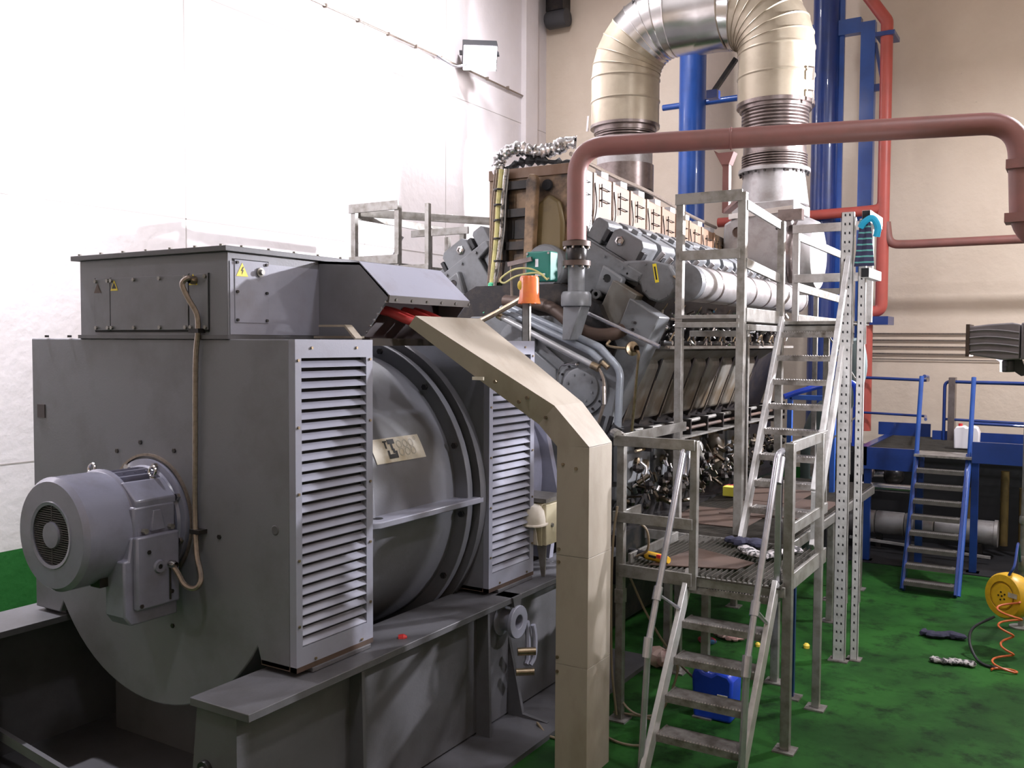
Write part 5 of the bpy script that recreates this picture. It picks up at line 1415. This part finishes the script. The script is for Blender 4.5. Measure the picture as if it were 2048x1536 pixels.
MB().cyl((-2.3, 12.72, 1.0), (-1.95, 12.74, 1.02), .035, 10).build('valve_stem', ALU, pv)
for (x, r, hh) in ((-.75, .05, 1.1), (-.55, .04, .9), (-1.15, .06, .85)):
    MB().lathe([(r, .15), (r, hh)], (x, 13.2, 0), (0, 0, 1), 14).build('standing_pipe', OLIVE, label={-.75: 'olive standing pipe under the right of the blue platform', -.55: 'short olive standing pipe furthest right under the platform', -1.15: 'thick olive standing pipe behind the blue stair'}[x], cat='pipe')
MB().box(-2.75, 2.6, 13.55, 13.7, 0, 1.30).build('shade_back_panel', BLACK, label='added black shade panel at the back under the blue platform', cat='backing')  # black panel added in place of the shade at the back
MB().box(-2.75, 2.6, 11.95, 13.55, 0, .012).build('shade_floor_sheet', BLACK, label='added black shade sheet on the floor under the blue platform', cat='overlay')  # black sheet added in place of the shade on the floor
MB().box(-2.8, -2.66, 11.95, 13.7, 0, 1.20).build('shade_side_panel', BLACK, label='added black shade screen closing the left side under the blue platform', cat='panel')  # black panel added to close off the shade at the left
# white jerrycan on the platform
jc = thing('jerrycan', 'white plastic jerrycan with red cap standing on the blue platform', 'jerrycan', (-1.13, 12.5, 1.43))
MB().prism([(-1.27, 1.43), (-1.0, 1.43), (-.995, 1.64), (-1.02, 1.70), (-1.08, 1.715), (-1.10, 1.69), (-1.14, 1.69), (-1.16, 1.71), (-1.25, 1.70), (-1.275, 1.66)], 'y', 12.42, 12.60).build('can_body', WHITEP, jc, bevel=.025, seg=3)
MB().cyl((-1.21, 12.5, 1.69), (-1.21, 12.5, 1.735), .024, 14).build('cap', REDLAB, jc)
# ------------------------------------------------------------------ lamps
def floodlight(loc, target, label, s=1.0, glass=LAMPG, lamp=None):
    loc = Vector(loc)
    d = (Vector(target) - loc).normalized()
    u = Vector((0, 0, 1)); x = d.cross(u).normalized(); y = x.cross(d).normalized()
    r = thing('floodlight', label, 'floodlight', loc - d * .2 * s)
    MB().obox(loc - d * .11 * s, x * .16 * s, y * .12 * s, d * .07 * s).build('housing', LAMPM, r, bevel=.01)
    MB().obox(loc - d * .03 * s, x * .15 * s, y * .11 * s, d * .006 * s).build('glass', glass, r)
    MB().bar(loc - d * .11 * s + x * .17 * s, loc - d * .22 * s + x * .17 * s, .03 * s, .01 * s).build('bracket', LAMPM, r)
    MB().bar(loc - d * .11 * s - x * .17 * s, loc - d * .22 * s - x * .17 * s, .03 * s, .01 * s).build('bracket', LAMPM, r)
    return r
lbl = {'flood_right': 'big floodlight high on the right, out of the picture', 'flood_wall': 'glaring floodlight on the white left wall under the conduit',
       'flood_near': 'floodlight high on the left wall above the camera', 'flood_low': 'small violet-tinged lamp under the ribbed housing at the right edge'}
for n, l, t, e, a in FLOODS:
    floodlight(l, t, lbl[n], .30 if n == 'flood_low' else (1.7 if n == 'flood_wall' else 1.0), LAMPV if n == 'flood_low' else LAMPG)
MB().tube(smooth_path([(XL + .03, 11.72, 7.11), (XL + .10, 11.80, 7.05), (XL + .22, 11.95, 6.98), (XL + .30, 12.15, 7.05)], 6), .02, 8).build('lamp_arm', TUBEG, label='short bracket arm carrying the floodlight on the left wall', cat='bracket')
for i, (x, y, z) in enumerate(FILLS):
    hb = thing('fill_lamp', ['added round fill lamp over the near aisle', 'added round fill lamp over the far aisle', 'added round fill lamp over the far side of the engine', 'added round fill lamp above the camera'][i], 'lamp', (x, y, z + .05), 'added fill lamps under the ceiling')
    MB().lathe([(.10, .5), (.16, .4), (.34, .08), (.35, .05)], (x, y, z), (0, 0, 1), 24).build('fill_lamp_reflector', ALUW, hb)
    MB().cyl((x, y, z + .45), (x, y, 9.99), .03, 10).build('fill_lamp_stem', LAMPM, hb)

# ------------------------------------------------------------------ heater on its pole, cable reel and hose at the right edge
pl = thing('support_pole', 'slim grey pole at the right edge of the aisle', 'pole', (-.40, 9.98, 0))
MB().lathe([(.0, 0), (.10, 0), (.10, .015), (.025, .02), (.025, 3.2), (0, 3.2)], (-.40, 9.98, 0), (0, 0, 1), 16).build('tube', GALV, pl)
MB().lathe([(.035, .55), (.042, .57), (.042, .68), (.035, .70)], (-.40, 9.98, 0), (0, 0, 1), 14).build('collar', GALV, pl)
MB().lathe([(.035, 1.0), (.04, 1.02), (.04, 1.06), (.035, 1.08)], (-.40, 9.98, 0), (0, 0, 1), 14).build('collar', GALV, pl)
hv = thing('site_floodlight', 'grey ribbed floodlight housing on a stand at the right edge of the picture', 'floodlight', (.14, 6.15, 0))
prof = [(-.55, 2.64), (-.56, 2.805), (-.45, 2.82), (-.33, 2.828), (-.29, 2.82), (-.29, 2.617), (-.376, 2.612), (-.468, 2.627)]
MB().prism(prof, 'y', 6.05, 6.28).build('housing', HEATM, hv, bevel=.008)
for k in range(4):
    z = 2.663 + .04 * k
    MB().tube(smooth_path([(-.55, 6.047, z - .003), (-.468, 6.04, z + .004), (-.376, 6.04, z - .001), (-.295, 6.047, z - .012)], 6), .0055, 6).build('rib', HEATM, hv)
MB().box(-.57, -.55, 6.04, 6.29, 2.63, 2.82).build('end_flange', PLATE, hv)
MB().box(-.285, .16, 6.05, 6.28, 2.617, 2.828).build('rear_section', HEATM, hv, bevel=.008)
for k in range(7):
    z = 2.64 + .0265 * k
    MB().box(-.275, .15, 6.04, 6.052, z, z + .007).build('rib', HEATM, hv)
MB().prism([(-.43, 2.622), (-.285, 2.615), (-.25, 2.525), (-.285, 2.516)], 'y', 6.20, 6.27).build('lamp_bracket', LAMPM, hv)
MB().lathe([(.0, 0), (.18, 0), (.18, .015), (.022, .02), (.022, 2.617), (0, 2.617)], (.11, 6.16, 0), (0, 0, 1), 16).build('stand_pole', GALV, hv)
rl = thing('cable_reel', 'yellow round cable reel hanging at the right edge of the green aisle', 'reel', (-.50, 9.05, .30))
rc_ = Vector((-.515, 9.08, .50)); rax = Vector((-.62, -.78, .05)).normalized()
MB().lathe([(0, 0), (.105, 0), (.108, -.012), (.125, -.012), (.13, 0), (.185, -.005), (.20, -.03), (.205, -.10), (.19, -.16), (0, -.18)], rc_, rax, 40).build('drum', YELLOW, rl)
MB().lathe([(.118, .002), (.122, .002)], rc_, rax, 40).build('groove', ENGDK, rl)
bolts([rc_ + (q_ - rc_) for q_ in ring(rc_, rax, .035, 5)] + [rc_], rax, .008, .006).build('screws', ENGDK, rl, kind='stuff')
xr = rax.cross(Vector((0, 0, 1))).normalized(); yr = xr.cross(rax)
for s in (1, -1):
    MB().obox(rc_ - xr * .11 * (1) + yr * .03 + rax * .004, xr * .045, yr * .02, rax * .002).build('reel_label', PAPER, rl)
MB().tube(smooth_path([rc_ + Vector((.05, 0, .19)), rc_ + Vector((.09, .02, .28)), rc_ + Vector((.10, .3, .42)), Vector((-.42, 9.93, .65))], 6), .012, 8).build('hanging_hook', BLUED, rl)
MB().tube(smooth_path([rc_ + Vector((-.05, -.04, -.18)), Vector((-.72, 8.95, .22)), Vector((-.74, 8.85, .12)), Vector((-.68, 8.72, .03)), Vector((-.60, 8.6, .015)), Vector((-.50, 8.58, .015))], 8), .012, 8).build('reel_lead', BLACK, rl)
hc_ = []
for k in range(90):
    t_ = k / 89
    a = t_ * 2 * math.pi * 4.5
    r_ = .07 + .03 * math.sin(t_ * 9)
    hc_.append((-.44 + r_ * math.cos(a) - .02 * t_, 8.95 - .45 * t_ + r_ * .6 * math.sin(a), max(.015, .50 - .56 * t_)))
MB().tube(hc_, .009, 7).build('coiled_air_hose', ORHOSE, label='orange coiled hose trailing from the yellow reel to the floor', cat='hose')

# ------------------------------------------------------------------ cloths on the floor and rails
def rag(name, pts, r, m, label, cat='cloth', flat=.5, seed=1, n=7):
    rr_ = random.Random(seed)
    path = smooth_path(pts, n)
    mb = MB()
    mb.tube(path, [r * (.75 + .5 * rr_.random()) * (0.45 if i in (0, len(path) - 1) else 1) for i in range(len(path))], 10)
    zs = min(p[2] for p in mb.v)
    base = min(p[2] for p in [tuple(q) for q in path]) - r * .5
    v2 = []
    cz = sum(p[2] for p in mb.v) / len(mb.v)
    for p in mb.v:
        z = cz + (p[2] - cz) * flat
        v2.append((p[0] + rr_.uniform(-.006, .006), p[1] + rr_.uniform(-.006, .006), z))
    lo = min(p[2] for p in v2)
    tgt = min(Vector(q).z for q in pts)
    mb.v = [(p[0], p[1], p[2] - lo + tgt) for p in v2]
    return mb.build(name, m, label=label, cat=cat)
rag('rag', [(-1.18, 9.24, 0), (-1.05, 9.20, 0), (-.95, 9.27, 0), (-.80, 9.26, 0)], .055, RAGN, 'dark navy rag on the green floor left of the yellow reel', seed=2)
rag('rag', [(-1.01, 8.50, 0), (-.90, 8.49, 0), (-.78, 8.53, 0), (-.66, 8.53, 0)], .045, RAGW, 'black and white patterned rag on the green floor nearest the camera', seed=3)
rag('work_jacket', [(-2.32, 7.02, 1.135), (-2.2, 6.98, 1.135), (-2.1, 7.02, 1.135), (-2.03, 6.9, 1.135)], .06, RAGN, 'dark blue cloth lying on the low platform by the tall stair', seed=4)
rag('rag', [(-2.12, 6.80, 1.135), (-2.0, 6.66, 1.135), (-1.92, 6.60, 1.135), (-1.84, 6.76, 1.135), (-1.74, 6.98, 1.135)], .05, RAGW, 'crumpled grey cloth in the middle of the low platform grating', seed=5)
rag('rag', [(-2.78, 8.2, 0), (-2.70, 8.15, 0), (-2.60, 8.12, 0), (-2.55, 8.2, 0)], .05, RAGR, 'pale rag on the floor behind the second tread of the short stair', seed=6)
rag('rag', [(-2.98, 7.2, 0), (-2.90, 7.12, 0), (-2.84, 7.18, 0)], .08, RAGR, 'pinkish rag heap on the floor left of the short stair', seed=8, flat=.8)
rag('red_rag', [(-3.12, 9.35, 1.165), (-3.02, 9.45, 1.165), (-2.94, 9.40, 1.165)], .055, mat('red_cloth', (0.42, 0.02, 0.04), 0.9), 'red rag on the engine walkway', seed=9)
MB().box(-3.02, -2.90, 9.0, 9.12, 1.166, 1.26).build('yellow_carton', mat('fluorescent_yellow_card', (0.85, 0.80, 0.10), 0.5), label='small bright yellow carton on the engine walkway', cat='carton', bevel=.004)
rag('red_rag', [(-2.85, 7.9, 0), (-2.78, 7.95, 0), (-2.72, 7.9, 0)], .05, mat('red_blue_cloth', (0.35, 0.03, 0.04), 0.9, 0, (0.02, 0.2, 0.45), 0.9, 12, contrast=(.5, .55)), 'red and blue cloth scrap behind the top tread of the short stair', seed=12)
for k, (x, y, s) in enumerate(((-1.99, 8.28, .026), (-2.37, 8.09, .022), (-2.72, 8.3, .02))):
    MB().lathe([(0, 0), (s, 0), (s * 1.1, s), (s * .6, s * 1.6), (0, s * 1.7)], (x, y, 0), (0, 0, 1), 12).build('yellow_pot', WIREY, label=['yellow plastic pot on the floor right of the short stair', 'yellow plastic pot glimpsed between the middle treads', 'small yellow pot deep under the low platform'][k], cat='pot', group='yellow pots on the floor')
# clothing hung on the rail stub
cl1 = thing('checked_cloth', 'dark checked cloth with a teal end hung over the rail at the stair top', 'cloth', (-1.52, 8.04, 3.3))
m = MB()
vs, fs = [], []
for i in range(9):
    z = 3.72 - .38 * i / 8
    w = .035 + .045 * i / 8
    for j in range(7):
        t_ = j / 6
        vs.append((-1.525 + (t_ - .5) * 2 * w, 8.03 - .012 * math.sin(t_ * 9 + i * .4) - .01 * i / 8, z))
for i in range(8):
    for j in range(6):
        fs.append((i * 7 + j, i * 7 + j + 1, (i + 1) * 7 + j + 1, (i + 1) * 7 + j))
m.add(vs, fs)
chk = bpy.data.materials.new('navy_green_check'); chk.use_nodes = True
nt = chk.node_tree; b = nt.nodes['Principled BSDF']; b.inputs['Roughness'].default_value = .9
tcn = nt.nodes.new('ShaderNodeTexCoord'); wv = nt.nodes.new('ShaderNodeTexWave'); wv.bands_direction = 'Z'; wv.inputs['Scale'].default_value = 6.5
nt.links.new(tcn.outputs['Object'], wv.inputs['Vector'])
rpn = nt.nodes.new('ShaderNodeValToRGB'); rpn.color_ramp.elements[0].position = .82; rpn.color_ramp.elements[1].position = .9
rpn.color_ramp.elements[0].color = (.03, .03, .07, 1); rpn.color_ramp.elements[1].color = (.10, .32, .28, 1)
nt.links.new(wv.outputs['Fac'], rpn.inputs['Fac']); nt.links.new(rpn.outputs['Color'], b.inputs['Base Color'])
o = m.build('cloth_body', chk, cl1)
sm = o.modifiers.new('thick', 'SOLIDIFY'); sm.thickness = .008
MB().tube(smooth_path([(-1.56, 8.03, 3.66), (-1.53, 8.02, 3.70), (-1.47, 8.03, 3.73), (-1.43, 8.05, 3.66), (-1.44, 8.06, 3.58)], 6), .028, 9).build('teal_end', TEAL, cl1)

# ------------------------------------------------------------------ beacon on the rear housing, green valve box, cabinet and helmet
be = thing('warning_beacon', 'orange plastic beacon on a short galvanised post above the rear louvre', 'beacon', (-3.50, 5.90, 2.71))
MB().box(-3.53, -3.47, 5.90, 5.904, 2.71, 3.02).build('post_face', GALV, be); MB().box(-3.53, -3.526, 5.90, 5.93, 2.71, 3.02).build('post_flange', GALV, be); MB().box(-3.474, -3.47, 5.90, 5.93, 2.71, 3.02).build('post_flange', GALV, be)
MB().lathe([(.084, 2.985), (.085, 2.992), (.074, 3.035), (.071, 3.175), (.062, 3.19), (0, 3.192)], (-3.475, 5.91, 0), (0, 0, 1), 24).build('beacon_lens', ORANGE, be)
MB().ball((-3.52, 5.85, 3.12), .022, 10, 8, (1, .5, 1.6)).build('beacon_bulb', WIREY, be)
gb = thing('green_junction_box', 'dark green junction box with lever in front of the exhaust box', 'junction box', (-4.17, 7.3, 3.2))
MB().box(-4.30, -4.05, 7.25, 7.40, 3.25, 3.52).build('case', GREENB, gb, bevel=.012)
bolts([(x, 7.25, z) for x in (-4.285, -4.065) for z in (3.27, 3.50)], (0, -1, 0), .012, .008).build('case_screws', STEEL, gb, kind='stuff')
MB().box(-4.20, -4.17, 7.244, 7.25, 3.38, 3.45).build('white_tag', WHITEP, gb); MB().box(-4.20, -4.10, 7.244, 7.25, 3.30, 3.32).build('white_tag', WHITEP, gb)
MB().bar((-4.47, 7.22, 3.41), (-4.22, 7.22, 3.45), .03, .04).build('lever', BELL, gb)
MB().cyl((-4.44, 7.22, 3.40), (-4.43, 7.22, 3.12), .012, 8).build('lever_rod', HOSE, gb)
MB().tube(smooth_path([(-4.10, 7.23, 3.30), (-4.22, 7.20, 3.36), (-4.38, 7.18, 3.36), (-4.52, 7.17, 3.28), (-4.48, 7.17, 3.24), (-4.35, 7.18, 3.30), (-4.15, 7.20, 3.32), (-4.06, 7.22, 3.26)], 7), .009, 7).build('loop_wire', CABYEL, gb)
MB().tube(smooth_path([(-4.35, 7.32, 3.12), (-4.48, 7.30, 3.05), (-4.68, 7.30, 2.96), (-4.86, 7.28, 2.88)], 6), .026, 10).build('brass_lagged_pipe', BRASS, label='brown taped pipe sloping down left of the orange beacon', cat='pipe')
cbn = thing('cream_cabinet', 'small cream control cabinet fixed between the generator and the trunking column', 'cabinet', (-3.42, 6.12, 1.15))
MB().box(-3.52, -3.40, 5.99, 6.28, 1.17, 1.49).build('cabinet_body', CABIN, cbn, bevel=.006); MB().box(-3.40, -3.365, 5.995, 6.275, 1.175, 1.485).build('cabinet_door', CABIN, cbn, bevel=.006)
MB().lathe([(0, .012), (.014, .012), (.018, 0)], (-3.365, 6.08, 1.32), (1, 0, 0), 12).build('door_lock', GALV, cbn)
MB().prism([(-3.46, 1.17), (-3.38, 1.17), (-3.39, .935), (-3.42, .93)], 'y', 6.02, 6.03).build('cabinet_bracket', GALV, cbn)
MB().box(-3.70, -3.36, 5.98, 6.30, 1.50, 1.53).build('cabinet_shelf', GALV, cbn)
he = thing('safety_helmet', 'off-white safety helmet hanging against the cream cabinet', 'helmet', (-3.45, 5.975, 1.3))
MB().lathe([(0, .13), (.05, .122), (.085, .085), (.10, .03), (.103, .0), (.118, -.006), (.12, -.014), (.10, -.012), (.095, 0)], (-3.47, 5.97, 1.36), (.1, -.1, 1), 28).build('helmet_shell', HELM, he)
MB().prism([(-3.50, 1.34), (-3.44, 1.33), (-3.415, 1.18), (-3.50, 1.20)], 'y', 5.955, 5.962).build('neck_flap', HELM, he)

# ------------------------------------------------------------------ odds and ends near the short stair
dm = thing('blue_canister', 'blue plastic canister with white label on the floor behind the short stair', 'canister', (-2.17, 6.38, 0))
MB().prism([(-2.31, 0), (-2.03, 0), (-2.02, .30), (-2.05, .345), (-2.14, .36), (-2.18, .33), (-2.24, .34), (-2.27, .37), (-2.31, .35), (-2.325, .30)], 'y', 6.30, 6.52).build('can_body', BLUEP, dm, bevel=.03, seg=3)
MB().box(-2.13, -2.055, 6.296, 6.302, .14, .20).build('can_label', PAPER, dm)
MB().cyl((-2.29, 6.4, .35), (-2.29, 6.4, .40), .03, 14).build('can_cap', BLACK, dm)
gun = thing('inspection_torch', 'yellow handheld torch with grey grip lying on the low platform', 'torch', (-2.5, 6.2, 1.14))
MB().tube([(-2.64, 6.18, 1.165), (-2.62, 6.17, 1.165), (-2.46, 6.11, 1.165), (-2.43, 6.10, 1.165)], [.02, .032, .032, .022], 14).build('torch_body', YELLOW, gun)
MB().tube([(-2.79, 6.24, 1.165), (-2.66, 6.19, 1.165), (-2.64, 6.18, 1.165)], [.024, .024, .03], 12).build('torch_grip', BLACK, gun)
MB().obox((-2.50, 6.095, 1.185), Vector((.018, -.007, 0)), Vector((.004, .01, 0)), Vector((0, 0, .012))).build('red_switch', REDLAB, gun)
MB().obox((-2.56, 6.11, 1.175), Vector((.03, -.011, 0)), Vector((.002, .004, 0)), Vector((0, 0, .008))).build('torch_label', INK, gun)
# cables hanging and looping below the low platform
CB = [([(-2.74, 5.90, 1.55), (-2.77, 5.90, 1.3), (-2.78, 5.90, .9), (-2.77, 5.90, .4), (-2.74, 5.92, .05)], 'thin brown cable hanging down the left platform post'),
      ([(-2.85, 5.75, .9), (-2.87, 5.75, .4), (-2.80, 5.72, .05), (-2.62, 5.60, .015), (-2.42, 5.62, .015), (-2.38, 5.85, .015), (-2.55, 6.05, .02), (-2.80, 6.0, .03)], 'brown cable lying in a wide loop at the foot of the short stair'),
      ([(-2.80, 6.1, .5), (-2.78, 6.02, .2), (-2.62, 5.95, .08), (-2.45, 6.02, .1), (-2.36, 6.1, .35), (-2.38, 6.12, .5)], 'brown cable slung between the platform posts'),
      ([(-3.15, 5.5, .05), (-3.0, 5.42, .015), (-2.85, 5.5, .015), (-2.9, 5.75, .015), (-3.05, 5.8, .02)], 'brown cable loop on the floor behind the beige column'),
      ([(-2.68, 6.05, 1.45), (-2.60, 6.10, 1.36), (-2.60, 6.12, 1.22), (-2.70, 6.15, 1.15)], 'tan cable drooping behind the left platform post'),
      ([(-2.72, 6.05, 1.05), (-2.6, 6.15, .72), (-2.45, 6.3, .4), (-2.3, 6.5, .15)], 'dark cable slanting down under the low platform')]
for p, lb in CB:
    MB().tube(smooth_path(p, 8), .009, 7).build('cable', CABLE, label=lb, cat='cable', group='cables around the low platform')
bulb = MB().lathe([(0, 0), (.02, 0), (.022, .03), (.01, .05), (0, .05)], (-3.42, 4.30, .93), (1, .6, .1), 10)
bulb.build('red_plug', REDLAB, label='tiny red plug on the base frame beside the front louvre', cat='plug')

# ------------------------------------------------------------------ blue trestle and hose behind the tall stair
bt = thing('blue_trestle', 'slim blue trestle half hidden behind the tall stair', 'trestle', (-2.1, 8.9, 0))
post(bt, -2.17, 9.98, 0, 2.15, m=BLUE, w=.05); post(bt, -1.80, 7.05, 0, 1.08, m=BLUED, w=.04); post(bt, -2.62, 9.98, 1.16, 2.15, m=BLUE, w=.05, foot=False)
rail(bt, (-2.62, 9.98, 2.13), (-2.17, 9.98, 2.13), BLUE, h=.05, w=.05)
MB().tube(smooth_path([(-2.45, 9.1, 2.18), (-2.30, 9.2, 2.24), (-2.1, 9.3, 2.30), (-1.9, 9.4, 2.33), (-1.84, 9.45, 2.20), (-1.86, 9.5, 1.7)], 7), .028, 10).build('blue_hose', BLUEP, label='blue hose hanging behind the treads of the tall stair', cat='hose')
MB().tube(smooth_path([(-2.25, 11.2, 2.75), (-2.22, 11.25, 2.4), (-2.35, 11.3, 2.05), (-2.6, 11.4, 1.85), (-2.72, 11.45, 1.5), (-2.72, 11.45, .8), (-2.72, 11.45, 0)], 7), .14, 16).build('grey_bend', mat('dull_teal_grey', (0.10, 0.13, 0.13), 0.5), label='dull grey-green duct bend behind the tall stair', cat='duct')
